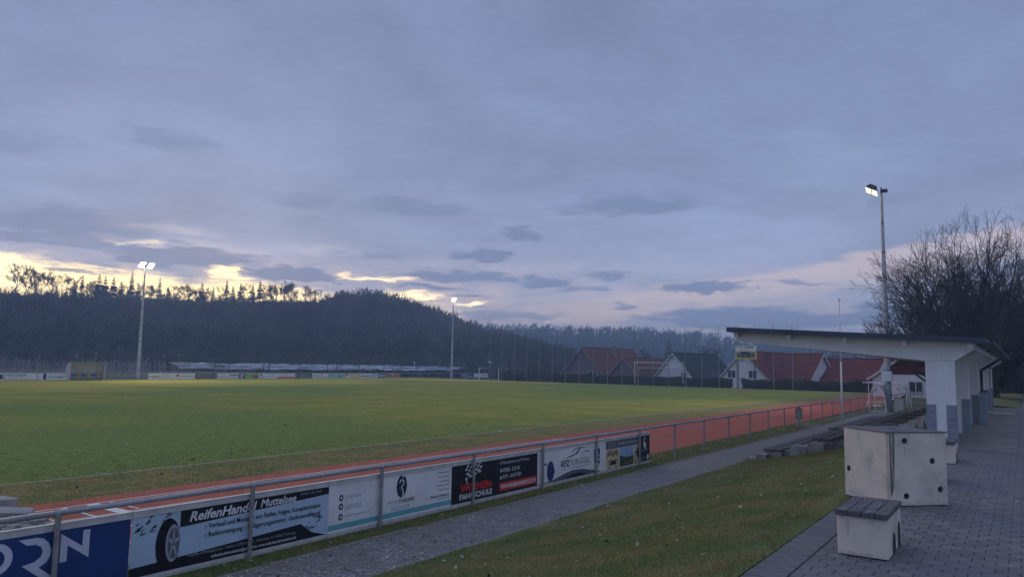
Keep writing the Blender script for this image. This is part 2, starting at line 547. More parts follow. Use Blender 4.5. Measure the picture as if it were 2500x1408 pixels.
flatmat('ink_black', (0.012, 0.013, 0.020))
flatmat('ink_navy', (0.020, 0.028, 0.075))
flatmat('ink_blue', (0.022, 0.055, 0.210))
flatmat('ink_board_blue', (0.018, 0.052, 0.195))
flatmat('ink_pale_blue', (0.46, 0.60, 0.74))
flatmat('ink_white', (0.82, 0.82, 0.82))
flatmat('ink_lavender', (0.62, 0.64, 0.78))
flatmat('ink_grey', (0.40, 0.42, 0.46))
flatmat('ink_dark_grey', (0.12, 0.14, 0.17))
flatmat('ink_teal', (0.16, 0.46, 0.49))
flatmat('ink_red', (0.62, 0.045, 0.03))
flatmat('ink_green', (0.30, 0.52, 0.16))
flatmat('ink_mint', (0.36, 0.62, 0.54))
flatmat('ink_yellow', (0.82, 0.66, 0.10))
flatmat('ink_cream', (0.72, 0.62, 0.36))
flatmat('ink_sky', (0.32, 0.44, 0.62))
flatmat('ink_wood_green', (0.05, 0.075, 0.045))
flatmat('ink_terracotta', (0.48, 0.19, 0.12))
flatmat('ink_brown', (0.22, 0.12, 0.06))
mat('net_wire', (0.085, 0.09, 0.10), rough=0.7)
mat('goal_paint', (0.60, 0.60, 0.59), (0.48, 0.48, 0.47), scale=3, rough=0.7)
mat('net_white', (0.40, 0.41, 0.42), rough=0.8)
mat('bark', (0.080, 0.066, 0.058), (0.055, 0.047, 0.043), scale=4, rough=1.0)
mat('twig', (0.095, 0.074, 0.066), (0.066, 0.053, 0.050), scale=1.5, rough=1.0)
mat('far_twig', (0.072, 0.060, 0.052), (0.055, 0.046, 0.042), scale=0.03, rough=1.0)
mat('needles', (0.030, 0.042, 0.026), (0.022, 0.032, 0.022), scale=0.8, rough=1.0)
mat('far_wood', (0.135, 0.105, 0.090), (0.060, 0.062, 0.046), scale=0.11, rough=1.0, detail=6, lo=0.42, hi=0.60, c3=(0.175, 0.115, 0.098), s3=0.03, lo3=0.5, hi3=0.72)
mat('far_ridge', (0.050, 0.060, 0.042), (0.080, 0.072, 0.055), scale=0.035, rough=1.0)
mat('hill_soil', (0.060, 0.050, 0.042), (0.048, 0.044, 0.036), scale=0.05, rough=1.0)
mat('hedge_leaf', (0.055, 0.060, 0.038), (0.085, 0.068, 0.046), scale=1.0, rough=0.9, c3=(0.075, 0.035, 0.030), s3=0.25, lo3=0.55, hi3=0.75)
mat('dry_leaf', (0.32, 0.25, 0.17), (0.50, 0.45, 0.38), scale=0.9, rough=0.9, lo=0.42, hi=0.58)
mat('dark_leaf', (0.06, 0.045, 0.03), rough=0.95)
mat('sapling', (0.42, 0.40, 0.39), (0.30, 0.28, 0.275), scale=0.6, rough=0.95)
mat('orchard_post', (0.36, 0.35, 0.34), (0.25, 0.24, 0.235), scale=1.0, rough=0.9)
mat('dark_post', (0.085, 0.08, 0.075), rough=0.9)
mat('film', (0.44, 0.48, 0.52), (0.16, 0.17, 0.19), scale=0.9, rough=0.85, stretch=(1, 0.35, 1), bump=0.3, spec=0.05, lo=0.4, hi=0.6)
mat('rope', (0.62, 0.60, 0.55), rough=0.8)
mat('rubble', (0.34, 0.32, 0.30), (0.22, 0.21, 0.20), scale=5, rough=0.95)
mat('smoke_white', (0.8, 0.8, 0.8))


def tiles(name, c1, c2, rows):
    m_ = bpy.data.materials.new(name)
    m_.use_nodes = True
    t = NT(m_.node_tree)
    b = m_.node_tree.nodes['Principled BSDF']
    b.inputs['Roughness'].default_value = 0.85
    b.inputs['Specular IOR Level'].default_value = 0.2
    co = t.n('ShaderNodeTexCoord').outputs['Object']
    f = t.mr(t.noise(co, 0.8, 5.0), 0.35, 0.65)
    wv = t.n('ShaderNodeTexWave', wave_type='BANDS', bands_direction='Z', wave_profile='SAW')
    wv.inputs['Scale'].default_value = rows
    wv.inputs['Distortion'].default_value = 0.3
    t.put(wv.inputs['Vector'], co)
    col = t.mix(f, c1, c2)
    sh = t.mr(wv.outputs['Fac'], 0.0, 1.0, 0.62, 1.30, smooth=False)
    col = t.mix(1.0, col, t.comb(sh, sh, sh), 'MULTIPLY')
    t.put(b.inputs['Base Color'], col)
    bn = t.n('ShaderNodeBump')
    bn.inputs['Strength'].default_value = 0.9
    bn.inputs['Distance'].default_value = 0.06
    t.put(bn.inputs['Height'], wv.outputs['Fac'])
    t.put(b.inputs['Normal'], bn.outputs[0])
    MATS[name] = m_


tiles('tile_red', (0.215, 0.052, 0.045), (0.165, 0.045, 0.042), 0.62)
tiles('tile_brown', (0.200, 0.068, 0.055), (0.155, 0.056, 0.050), 0.62)
tiles('tile_dark', (0.050, 0.052, 0.060), (0.038, 0.040, 0.048), 0.62)
mat('plaster_plum', (0.205, 0.150, 0.150), (0.175, 0.130, 0.132), scale=1.5, rough=0.95)
mat('plaster_white', (0.88, 0.88, 0.89), (0.82, 0.82, 0.83), scale=1.0, rough=0.9)
mat('board_white', (0.87, 0.88, 0.89), (0.80, 0.81, 0.83), scale=1.2, rough=0.8)
mat('board_red', (0.115, 0.022, 0.028), (0.090, 0.020, 0.025), scale=1.2, rough=0.85)
mat('window_glass', (0.022, 0.028, 0.040), rough=0.12, spec=0.5)
mat('window_white', (0.72, 0.72, 0.72), rough=0.6)
mat('chimney_sheet', (0.24, 0.235, 0.235), rough=0.7)
mat('timber', (0.30, 0.285, 0.28), rough=0.8)

# ================================================================== SETTING
PLZ = 1.10          # level of the paved terrace
SL0, SL1 = -7.42, -2.18


def bank_z(x, y):
    """Grass bank between the lower path and the terrace, and its run-out past the stand."""
    t = min(max((x - SL0) / (SL1 - SL0), 0.0), 1.0)
    z = PLZ * (t * t * (3 - 2 * t) * 0.35 + t * 0.65)
    return z


# ground: one sheet reaching past the horizon
xs = sorted(set([-600, -500, -400, -250, -160, -120, -101, -98, -60, -30, -17, -10.4, -9, -7.5, SL0, -2.0, -0.3, 3, 8, 20, 60, 150, 400] + [round(v, 2) for v in np.linspace(SL0, SL1, 14)]))
ys = sorted([-120, -80, -40, -10, 0, 10, 20, 24, 30, 40, 46, 52, 60, 70, 85, 100, 109, 112, 118, 130, 160, 220, 350, 600, 940])
gv, gf = [], []
for y in ys:
    for x in xs:
        z = bank_z(x, y) if y < 112 else bank_z(x, y) * max(0, 1 - (y - 112) / 60)
        if y > 112:
            z -= 0.8 * min((y - 112) / 20, 1)
        gv.append((x, y, z - 0.03))
nx = len(xs)
for j in range(len(ys) - 1):
    for i in range(nx - 1):
        gf.append((j * nx + i, j * nx + i + 1, (j + 1) * nx + i + 1, (j + 1) * nx + i))
structure('ground', np_mesh('ground', gv, gf, 'meadow'), None)


def sheet(x0, x1, y0, y1, z, nxx=1, nyy=1, zf=None):
    X = np.linspace(x0, x1, nxx + 1)
    Y = np.linspace(y0, y1, nyy + 1)
    V = [(x, y, (zf(x, y) if zf else z)) for y in Y for x in X]
    F = [(j * (nxx + 1) + i, j * (nxx + 1) + i + 1, (j + 1) * (nxx + 1) + i + 1, (j + 1) * (nxx + 1) + i) for j in range(nyy) for i in range(nxx)]
    return V, F


def und(x, y):
    return 0.010 * math.sin(x * 1.3 + y * 0.7) + 0.008 * math.sin(x * 2.9 - y * 1.7) + 0.006 * math.sin(y * 4.1 + x * 3.3)


# pitch: green inside the touchline, dry band between touchline and track
structure('pitch', np_mesh('pitch', *sheet(-99, -18.95, -60, 110.6, 0.0), 'lawn'))
structure('pitch_margin', np_mesh('pitch_margin', *sheet(-18.95, -16.0, -60, 110.6, 0.0), 'lawn_dry'))
structure('touchline', np_mesh('touchline', *sheet(-19.06, -18.94, -20, 101, 0.006, 1, 40), 'line_chalk'))
# running track and its lines
track = structure('running_track', MB().box(-16.05, -10.35, 6.45, 118, -0.05, 0.008), 'tartan')
for i, (a, b, c, d) in enumerate([(-15.36, -15.30, 6.45, 26), (-14.14, -14.10, 6.45, 9.5), (-12.92, -12.88, 6.45, 9.5), (-11.70, -11.66, 6.45, 9.5), (-10.50, -10.46, 6.45, 12),
                                  (-15.30, -12.5, 7.06, 7.12), (-15.30, -14.14, 7.50, 7.74), (-14.10, -13.3, 7.50, 7.74), (-15.30, -14.2, 7.94, 7.99)]):
    link('painted_line', np_mesh('painted_line', *sheet(a, b, c, d, 0.0125 + (0.001 if i > 4 else 0)), 'track_paint'), track)
# grass verge under the railing
structure('grass_verge', np_mesh('grass_verge', *sheet(-10.40, -8.98, -2, 46.8, 0, 6, 160, lambda x, y: 0.012 + und(x, y) * 0.8), 'bank_grass'))
# lower path with edging stones
path = structure('lower_path', MB().box(-8.98, -7.44, -4, 62, -0.06, 0.004), 'path_asphalt')
structure('path_apron', MB().box(-10.3, -8.99, 40.2, 43.5, -0.05, 0.016), 'edging')
em = MB().bevel_box(-0.04, 0.04, 0.006, 0.994, -0.08, 0.0, 0.008).mesh('edging_stone', 'edging')
for k in range(4, 46):
    o = link('edging_stone', em, path, (-8.97, k, 0.022 + random.uniform(-0.006, 0.006)))
    o.rotation_euler = (0, 0, random.uniform(-0.012, 0.012))
    if k < 24:
        o = link('edging_stone', em, path, (-7.42, k, 0.016 + random.uniform(-0.006, 0.006)))
        o.rotation_euler = (0, 0, random.uniform(-0.012, 0.012))
# grass bank
structure('grass_bank', np_mesh('grass_bank', *sheet(SL0, SL1 + .055, 0, 24.2, 0, 60, 220, lambda x, y: bank_z(x, y) + 0.004 + und(x, y) * (1 if -7.2 < x < -2.4 else 0)), 'bank_grass', True))

# terrace: sand bed and pavers laid in running bond
terrace = structure('terrace', MB().box(-2.13, 0.06, 2.5, 20.75, 0.2, PLZ - 0.022), 'joint_sand')
PW, PL, GAP = 0.198, 0.163, 0.005
pav = MB().bevel_box(-PW / 2 + GAP / 2, PW / 2 - GAP / 2, -PL / 2 + GAP / 2, PL / 2 - GAP / 2, -0.06, 0.0, 0.006)
pmesh = [pav.mesh('paver', 'paver_%d' % i) for i in range(4)]
spots, halves = [], []
row = 0
y = 2.6
while y < 20.72:
    x = -1.78 + PW / 2 + (PW / 2 if row % 2 else 0.0)
    if row % 2:
        halves.append((-1.78 + PW / 4, y))
    while x < 0.02:
        spots.append((x, y))
        x += PW
    y += PL
    row += 1
Rm = cam.matrix_world.to_3x3().transposed()


def proj(p):
    v = Rm @ (Vector(p) - Vector((0, 0, CAMZ)))
    return 1250 - 1800 * v.x / v.z, 704 + 1800 * v.y / v.z, -v.z


near, rest = [], []
for (x, y) in spots:
    u, v, d = proj((x, y, PLZ))
    covered = (-1.62 < x < -1.1 and 8.0 < y < 9.0)
    (near if (d > 0.5 and -20 < u < 2520 and v < 1420 and not covered and y > 5) else rest).append((d, x, y))
near.sort()
for d, x, y in near[:300]:
    o = link('paver', pmesh[random.choice((0, 0, 1, 2, 3))], terrace, (x, y, PLZ + random.uniform(-0.002, 0.002)))
    o.rotation_euler = (random.uniform(-0.006, 0.006), random.uniform(-0.006, 0.006), random.uniform(-0.008, 0.008))
bV = np.array(pav.V)
allV, allF = [], []
for j, (d, x, y) in enumerate(near[300:] + rest):
    allF += [tuple(i + len(allV) for i in f) for f in pav.F]
    dzz = random.uniform(-0.002, 0.002)
    allV += [(a + x, b + y, c + PLZ + dzz) for a, b, c in pav.V]
mb = MB()
mb.V, mb.F = allV, allF
for (x, y) in halves:
    mb.bevel_box(x - PW / 4 + GAP / 2, x + PW / 4 - GAP / 2, y - PL / 2 + GAP / 2, y + PL / 2 - GAP / 2, PLZ - .06, PLZ, .006)
tag(mb.build('paving_field', 'paver_0', terrace), kind='stuff')
# border course of long kerb pavers beside the grass
bm_ = MB().bevel_box(-0.165, 0.165, 0.003, 0.247, -0.07, 0.0, 0.007)
bmesh_ = [bm_.mesh('border_paver', 'paver_%d' % i) for i in (0, 1, 3)]
for k in range(56):
    link('border_paver', random.choice(bmesh_), terrace, (-1.955, 5.0 + 0.25 * k, PLZ + 0.001 + random.uniform(-0.002, 0.002)))
# screed floor under the stand roof, drain strip and lane on the far side
structure('stand_floor', MB().box(-3.55, -0.20, 20.76, 47.5, 0.1, PLZ + 0.006), 'screed')
structure('drain_strip', MB().box(0.065, 0.36, 2.5, 70, 0.3, PLZ + 0.002), 'screed')
structure('lane', MB().box(0.365, 4.2, 2.5, 110, 0.3, PLZ - 0.004), 'road_asphalt')
structure('floor_strip', MB().box(-0.195, 0.06, 20.76, 70, 0.3, PLZ + 0.001), 'road_asphalt')

# ------------------------------------------------------------------ hills
def interp(tab, a):
    A = [t[0] for t in tab]
    return [float(np.interp(a, A, [t[k] for t in tab])) for k in range(1, len(tab[0]))]


# azimuth, elevation of the bare crest line, distance of the crest
NEAR = [(-110, 3.1, 300), (-80, 3.2, 320), (-69.5, 3.35, 330), (-63.8, 3.45, 340), (-57.4, 3.55, 350), (-51.7, 3.75, 360), (-49, 3.85, 365), (-47.2, 4.0, 375), (-45.1, 4.1, 385),
        (-42.6, 3.55, 405), (-40, 2.75, 430), (-38.4, 2.1, 450), (-36.2, 1.5, 480), (-33.5, 0.8, 520), (-31, 0.15, 560), (-28, -0.25, 600)]
FAR = [(-46, 2.3, 760), (-39.4, 2.3, 760), (-36.2, 2.2, 760), (-31.5, 2.2, 760), (-26.7, 2.15, 760), (-23.6, 2.05, 760), (-20.6, 1.8, 760), (-17.7, 1.5, 760), (-12, 1.1, 760), (0, 0.6, 760), (14, 0.3, 760), (25, 0.2, 760)]


def hill(tab, base_d, name, a0, a1, step):
    A = np.arange(a0, a1 + 1e-6, step)
    T_ = [0, 0.12, 0.28, 0.45, 0.62, 0.78, 0.9, 0.97, 1.0, 1.06, 1.2]
    P = [0, 0.05, 0.20, 0.43, 0.67, 0.86, 0.955, 0.99, 1.0, 0.985, 0.8]
    V, F = [], []
    for a in A:
        e, D = interp(tab, a)
        zc = CAMZ + D * math.tan(R(e))
        for t, p in zip(T_, P):
            d = base_d + (D - base_d) * t
            V.append((math.sin(R(a)) * d, math.cos(R(a)) * d, -1.2 + (zc + 1.2) * p))
    m_ = len(T_)
    for i in range(len(A) - 1):
        for j in range(m_ - 1):
            F.append((i * m_ + j, (i + 1) * m_ + j, (i + 1) * m_ + j + 1, i * m_ + j + 1))
    structure(name, np_mesh(name, V, F, 'hill_soil', True))

    def at(a, t):
        e, D = interp(tab, a)
        zc = CAMZ + D * math.tan(R(e))
        d = base_d + (D - base_d) * t
        return (math.sin(R(a)) * d, math.cos(R(a)) * d, -1.2 + (zc + 1.2) * float(np.interp(t, T_, P)))
    return at


near_at = hill(NEAR, 215, 'wooded_hill', -100, -27, 1.0)
far_at = hill(FAR, 480, 'far_ridge', -46, 25, 1.0)


# ------------------------------------------------------------------ trees
def grow(rs, pos, dirv, L, r, level, maxl, out, up=0.12, nseg=4, kids=(2, 3), spread=0.75, lr=0.68, rr=0.62, wander=0.18, side=0.8):
    p = np.array(pos, float)
    d = np.array(dirv, float)
    d /= np.linalg.norm(d)
    sl = L / nseg
    for s in range(nseg):
        d = d + rs.normal(0, wander, 3) + np.array([0, 0, up])
        d /= np.linalg.norm(d)
        q = p + d * sl
        r0 = r * (1 - 0.45 * s / nseg)
        r1 = r * (1 - 0.45 * (s + 1) / nseg)
        out.append((p.copy(), q.copy(), r0, r1, level))
        p = q
        if level < maxl and s >= (1 if level == 0 else 0) and rs.random() < side:
            v = rs.normal(0, 1, 3)
            v -= d * v.dot(d)
            v /= np.linalg.norm(v)
            nd = d * math.cos(spread) + v * math.sin(spread)
            grow(rs, p, nd, L * lr * rs.uniform(0.7, 1.1), r1 * rr, level + 1, maxl, out, up, nseg, kids, spread, lr, rr, wander, side)
    if level < maxl:
        for _ in range(rs.integers(kids[0], kids[1] + 1)):
            v = rs.normal(0, 1, 3)
            v -= d * v.dot(d)
            v /= np.linalg.norm(v)
            a = spread * rs.uniform(0.3, 0.8)
            nd = d * math.cos(a) + v * math.sin(a)
            grow(rs, p, nd, L * lr * rs.uniform(0.8, 1.15), r1 * 0.8, level + 1, maxl, out, up, nseg, kids, spread, lr, rr, wander, side)


def tree_meshes(segs, trunk_levels, min_r, tm, cm, k1=6, k2=3):
    P0 = np.array([s[0] for s in segs])
    P1 = np.array([s[1] for s in segs])
    R0 = np.maximum(np.array([s[2] for s in segs]), min_r)
    R1 = np.maximum(np.array([s[3] for s in segs]), min_r * 0.8)
    lv = np.array([s[4] for s in segs])
    t = lv <= trunk_levels
    a = np_mesh('trunk', *tubes_np(P0[t], P1[t], R0[t], R1[t], k1), tm, True)
    b = np_mesh('crown', *tubes_np(P0[~t], P1[~t], R0[~t], R1[~t], k2), cm)
    return a, b


def fit(segs, height):
    z = max(s[1][2] for s in segs)
    k = height / z
    return [(s[0] * k, s[1] * k, s[2] * k, s[3] * k, s[4]) for s in segs]


bare_protos = []
for sd_ in range(6):
    rs = np.random.default_rng(100 + sd_)
    out = []
    grow(rs, (0, 0, 0), (0, 0, 1), 4.2, 0.26, 0, 5, out, up=0.06, nseg=3, kids=(2, 2), spread=0.72, lr=0.68, rr=0.62, wander=0.14, side=0.5)
    bare_protos.append(tree_meshes(fit(out, 12.0), 1, 0.056, 'far_twig', 'far_twig', 5, 3))


def conifer(seed, h, rad, gaps):
    rs = np.random.default_rng(seed)
    P0, P1, R0, R1 = [(0, 0, 0)], [(0, 0, h)], [0.22], [0.03]
    tr = np_mesh('trunk', *tubes_np(np.array(P0), np.array(P1), np.array(R0), np.array(R1), 6), 'far_twig', True)
    V, F = [], []
    z = h * gaps
    while z < h * 0.99:
        t = (z - h * gaps) / (h * (1 - gaps))
        ln = rad * (1 - t) ** 0.8 * rs.uniform(0.75, 1.15) + 0.15
        nb = 7
        ph = rs.random() * 6.28
        for i in range(nb):
            a = ph + 6.283 * i / nb + rs.normal(0, 0.2)
            l = ln * rs.uniform(0.6, 1.2)
            w_ = 0.30 * l + 0.15
            droop = -0.28 * l
            ca, sa = math.cos(a), math.sin(a)
            b = len(V)
            V += [(0, 0, z + 0.1), (ca * l * .55 - sa * w_, sa * l * .55 + ca * w_, z + droop * .35 - 0.12), (ca * l, sa * l, z + droop), (ca * l * .55 + sa * w_, sa * l * .55 - ca * w_, z + droop * .35 - 0.12), (ca * l * .6, sa * l * .6, z + droop * 0.3 + 0.16)]
            F += [(b, b + 1, b + 4), (b + 1, b + 2, b + 4), (b + 2, b + 3, b + 4), (b + 3, b, b + 4)]
        z += h * 0.045 * rs.uniform(0.7, 1.3)
    return tr, np_mesh('crown', V, F, 'needles')


con_protos = [conifer(5, 13, 2.3, 0.12), conifer(6, 13, 2.8, 0.3), conifer(7, 12, 2.0, 0.1), conifer(8, 13, 2.5, 0.42)]


def place_tree(kind, a, t, h, label, at=near_at, group=None, protos=None, sink=0.3, name=None):
    pr = (bare_protos if kind == 'bare' else con_protos)
    tr, cr_ = pr[random.randrange(len(pr))] if protos is None else pr[protos]
    x, y, z = at(a, t)
    o = thing(name or ('bare_tree' if kind == 'bare' else 'spruce_tree'), label, 'tree', (x, y, z - sink), random.uniform(0, 6.28), group)
    k = h / (12.0 if kind == 'bare' else 13.0)
    o.scale = (k * random.uniform(0.9, 1.15), k * random.uniform(0.9, 1.15), k)
    link('trunk', tr, o)
    link('crown', cr_, o)
    return o


def az_of(px_):
    return -34.7 + math.degrees(math.atan((px_ - 1250) / 1800 * 0.985))


# trees standing clear on the crest (positions read along the skyline), with their heights
crest = [('bare', 15, 14, 'L'), ('bare', 45, 12.5, 'L'), ('bare', 62, 13, 'L'), ('bare', 80, 12.5, 'L'), ('bare', 103, 11, 'L'), ('spruce', 117, 8.5, 'L'), ('bare', 133, 11.5, 'L'), ('bare', 147, 10.5, 'L'), ('spruce', 160, 9, 'L'),
         ('spruce', 180, 12.5, 'L'), ('bare', 195, 9.5, 'L'), ('bare', 207, 10, 'L'), ('spruce', 222, 12, 'L'), ('spruce', 237, 11.5, 'L'), ('spruce', 258, 11.5, 'L'), ('spruce', 277, 10, 'L'), ('spruce', 303, 13.5, 'L'), ('spruce', 320, 9.5, 'L'),
         ('bare', 290, 9, 'L'), ('bare', 336, 9.5, 'R'), ('bare', 346, 9, 'R'), ('bare', 356, 9.5, 'R'), ('spruce', 373, 12, 'R'), ('spruce', 395, 8, 'R'), ('bare', 410, 9.5, 'R'), ('bare', 432, 10.5, 'R'), ('bare', 441, 9.5, 'R'), ('bare', 450, 8.5, 'R'), ('bare', 464, 9, 'R'), ('bare', 493, 9.5, 'R'), ('spruce', 479, 11, 'R'), ('spruce', 507, 10.5, 'R'), ('bare', 522, 10, 'R'),
         ('spruce', 540, 13.5, 'R'), ('spruce', 556, 10, 'R'), ('spruce', 575, 11, 'R'), ('bare', 590, 11.5, 'R'), ('spruce', 605, 11, 'R'), ('spruce', 623, 12.5, 'R'), ('bare', 636, 11, 'R'), ('bare', 648, 10.5, 'R'), ('bare', 658, 11.5, 'R'), ('bare', 678, 11.5, 'R'), ('bare', 698, 12, 'R'), ('bare', 668, 11.5, 'R'),
         ('bare', 688, 11.5, 'R'), ('bare', 708, 12.5, 'R'), ('bare', 732, 11, 'R'), ('bare', 752, 9.5, 'R'), ('bare', 772, 9.5, 'R'), ('bare', 790, 8, 'R')]
ORD = ['first', 'second', 'third', 'fourth', 'fifth', 'sixth', 'seventh', 'eighth', 'ninth', 'tenth', 'eleventh', 'twelfth', 'thirteenth', 'fourteenth', 'fifteenth', 'sixteenth', 'seventeenth', 'eighteenth', 'nineteenth', 'twentieth', 'twenty-first', 'twenty-second', 'twenty-third', 'twenty-fourth']


def rank(kind, px_, sidek):
    same = sorted([c[1] for c in crest if c[0] == kind and c[3] == sidek], reverse=(sidek == 'L'))
    return ORD[same.index(px_)]


for kind, px_, h, sidek in crest:
    what = rank(kind, px_, sidek) + {'bare': ' bare tree on the hill crest', 'spruce': ' dark conifer on the hill crest'}[kind]
    where = {'L': ' outward from the twin-headed floodlight', 'R': ' from the twin-headed towards the single floodlight'}[sidek]
    place_tree(kind, az_of(px_), 1.0, h * 1.12, what + where, group='%s trees on the crest %s' % (kind, sidek))
SH = [815, 838, 868, 890, 915, 940, 962, 985, 1005, 1030, 1052, 1072, 1095, 1118, 1140, 1165]
for px_, h in ((815, 8), (838, 9), (868, 10.5), (890, 10), (915, 9.5), (940, 9), (962, 8.5), (985, 8), (1005, 8), (1030, 8), (1052, 8), (1072, 7.5), (1095, 8), (1118, 8), (1140, 9), (1165, 9)):
    place_tree('bare' if px_ % 2 else 'spruce', az_of(px_), 1.0, h, '%s small %s tree down the shoulder of the wooded hill, counting from its dome' % (ORD[SH.index(px_)], 'bare' if px_ % 2 else 'conifer'), group='%s shoulder trees' % ('bare' if px_ % 2 else 'spruce'))


# the woods themselves: nobody could count these
def wood(name, at, a0, a1, n, tmin, tmax, hmin, hmax, material, nq, wdt, conif, seed, limit=None):
    rs = np.random.default_rng(seed)
    Vs, Fs = [], []
    A = rs.uniform(a0, a1, n)
    Tt = rs.uniform(tmin, tmax, n)
    base_ = np.array([at(a, t) for a, t in zip(A, Tt)])
    Hh = rs.uniform(hmin, hmax, n)
    if limit:
        lim_ = np.array([limit(a, t) for a, t in zip(A, Tt)])
        Hh = np.minimum(Hh, lim_)
        ok_ = Hh > 1.5
        A, Tt, base_, Hh = A[ok_], Tt[ok_], base_[ok_], Hh[ok_]
        n = len(A)
    for i in range(n):
        h = Hh[i]
        c = base_[i]
        if rs.random() < conif:
            z = np.sort(rs.uniform(0.1, 1.0, nq)) * h
            rad = (1 - z / h) * h * 0.22 + 0.2
            ang = rs.uniform(0, 6.28, nq)
            tip = np.stack([np.cos(ang) * rad, np.sin(ang) * rad, z - 0.12 * rad], 1)
            wv = np.stack([-np.sin(ang), np.cos(ang), np.zeros(nq)], 1) * (rad * 0.5)[:, None]
            mid = np.stack([np.zeros(nq), np.zeros(nq), z + h * 0.07], 1)
            v = np.stack([mid, tip - wv, tip + wv], 1)
        else:
            u = rs.normal(0, 1, (nq, 3))
            u /= np.linalg.norm(u, axis=1, keepdims=True)
            rr_ = rs.uniform(0.35, 1.0, nq)[:, None]
            ctr = u * rr_ * np.array([h * 0.30, h * 0.30, h * 0.40]) + np.array([0, 0, h * 0.6])
            d = u + rs.normal(0, 0.5, (nq, 3)) + np.array([0, 0, 0.5])
            d /= np.linalg.norm(d, axis=1, keepdims=True)
            sd2 = np.cross(d, rs.normal(0, 1, (nq, 3)))
            sd2 /= np.linalg.norm(sd2, axis=1, keepdims=True)
            ln = h * rs.uniform(0.10, 0.24, nq)[:, None]
            v = np.stack([ctr - sd2 * wdt, ctr + sd2 * wdt, ctr + d * ln], 1)
            v[0] = np.array([(-0.2, 0, 0), (0.2, 0, 0), (0, 0, h * 0.8)])
        Vs.append((v + c).reshape(-1, 3))
    V = np.concatenate(Vs)
    F = np.arange(len(V)).reshape(-1, 3)
    o = link(name, np_mesh(name, V, F, material))
    return o


def lim(a, t):
    """Room for a tree on the slope before it would rise over the crest line (more on the dome, where it forms the skyline)."""
    e, D = interp(NEAR, a)
    x, y, z = near_at(a, t)
    up = (0.55 + 0.70 * float(np.interp(a, [-49.5, -47.5], [0, 1]))) * rng.uniform(.3, 1.25)
    return CAMZ + math.hypot(x, y) * math.tan(R(e + up)) - z


tag(wood('hillside_wood', near_at, -78, -30, 4200, 0.03, 0.985, 9, 14, 'far_wood', 70, 0.30, 0.10, 21, lim), 'dense leafless wood covering the dark hillside', 'wood', kind='stuff')
tag(wood('ridge_wood', far_at, -44, 12, 3000, 0.12, 1.0, 8, 14, 'far_ridge', 44, 0.6, 0.6, 22), 'hazy blue conifer wood along the distant ridge', 'wood', kind='stuff')
# bushes at the hill foot
tag(wood('foot_scrub', near_at, -75, -30, 500, -0.12, 0.05, 3, 7, 'far_wood', 70, 0.16, 0.0, 23), 'scrubby brown bushes along the foot of the wooded hill', 'bushes', kind='stuff')
tag(wood('crest_scrub', near_at, -80, -48, 620, 0.965, 1.02, 1.5, 6.5, 'far_wood', 90, 0.10, 0.25, 25), 'low scrub and young trees fringing the hill crest', 'bushes', kind='stuff')
# dark trees among the houses
town_at = lambda a, D: (math.sin(R(a)) * D, math.cos(R(a)) * D, -0.8)
for px_, D, h, kind, wh in ((1330, 230, 9, 'bare', 'beyond the plum gabled house'), (1585, 215, 9.5, 'bare', 'behind the low red roof beside the goal'), (1640, 235, 13, 'spruce', 'behind the dark slate roof'), (1662, 240, 11, 'spruce', 'behind the dark slate roof'),
                            (1700, 205, 9, 'bare', 'behind the dark slate roof'), (1742, 190, 9.5, 'bare', 'between the dark roof and scoreboard'), (1990, 170, 8.5, 'spruce', 'behind the steep red roof'), (2045, 175, 8, 'bare', 'above the smoking chimney'), (2110, 165, 8, 'bare', 'behind the roof nearest the flagpole'), (2175, 160, 8, 'bare', 'behind the near floodlight mast')):
    place_tree(kind, az_of(px_), D, h, '%s%s tree rising %s' % ('taller ' if h == 13 else '', 'bare' if kind == 'bare' else 'dark conifer', wh), at=town_at, group='trees %s %s' % (kind, wh))

# ------------------------------------------------------------------ big leafless trees beside the lane
def big_tree(x, y, h, rad, seed, stems, label, maxl=4, zb=0.9):
    """Many-stemmed leafless tree: straight limbs fan out from the foot to a dome of twigs."""
    rs = np.random.default_rng(seed)
    out = []
    for i in range(stems):
        a = 2.39996 * i + rs.normal(0, .15)
        tilt = 1.25 * ((i + .5) / stems) ** .6 * rs.uniform(.85, 1.1)
        reach = 1 / math.sqrt((math.sin(tilt) / rad) ** 2 + (math.cos(tilt) / h) ** 2)
        dv = (math.sin(tilt) * math.cos(a), math.sin(tilt) * math.sin(a), math.cos(tilt))
        grow(rs, (.35 * math.cos(a), .35 * math.sin(a), 0), dv, reach * .46 * rs.uniform(.8, 1.0), .09 + .05 * math.cos(tilt), 0, maxl, out, up=.012, nseg=4, kids=(2, 2), spread=.62, lr=.58, rr=.58, wander=.10, side=.66)
    k = h * .96 / np.percentile([q[1][2] for q in out], 99.7)
    segs = [(q[0] * k, q[1] * k, q[2] * k, q[3] * k, q[4]) for q in out]
    segs = [q for q in segs if not (q[4] >= 1 and min(q[0][2], q[1][2]) < (3.6 if q[4] > 1 else 2.2) and math.hypot(q[1][0], q[1][1]) > 1.2)]
    tr, cr_ = tree_meshes(segs, 1, 0.0115, 'bark', 'twig', 5, 3)
    o = thing('bare_tree', label, 'tree', (x, y, zb))
    o.scale = (.86, .86, 1)
    link('trunk', tr, o)
    link('crown', cr_, o)


big_tree(-3.2, 63, 13.0, 8.8, 53, 68, 'large many-stemmed leafless tree spreading behind the stand roof')
big_tree(3.4, 66, 13.2, 8.2, 42, 34, 'tall leafless tree cut off at the picture edge beside the lane')
big_tree(-0.6, 84, 12.0, 8.0, 43, 22, 'leafless tree farther down the lane, behind the two large ones')


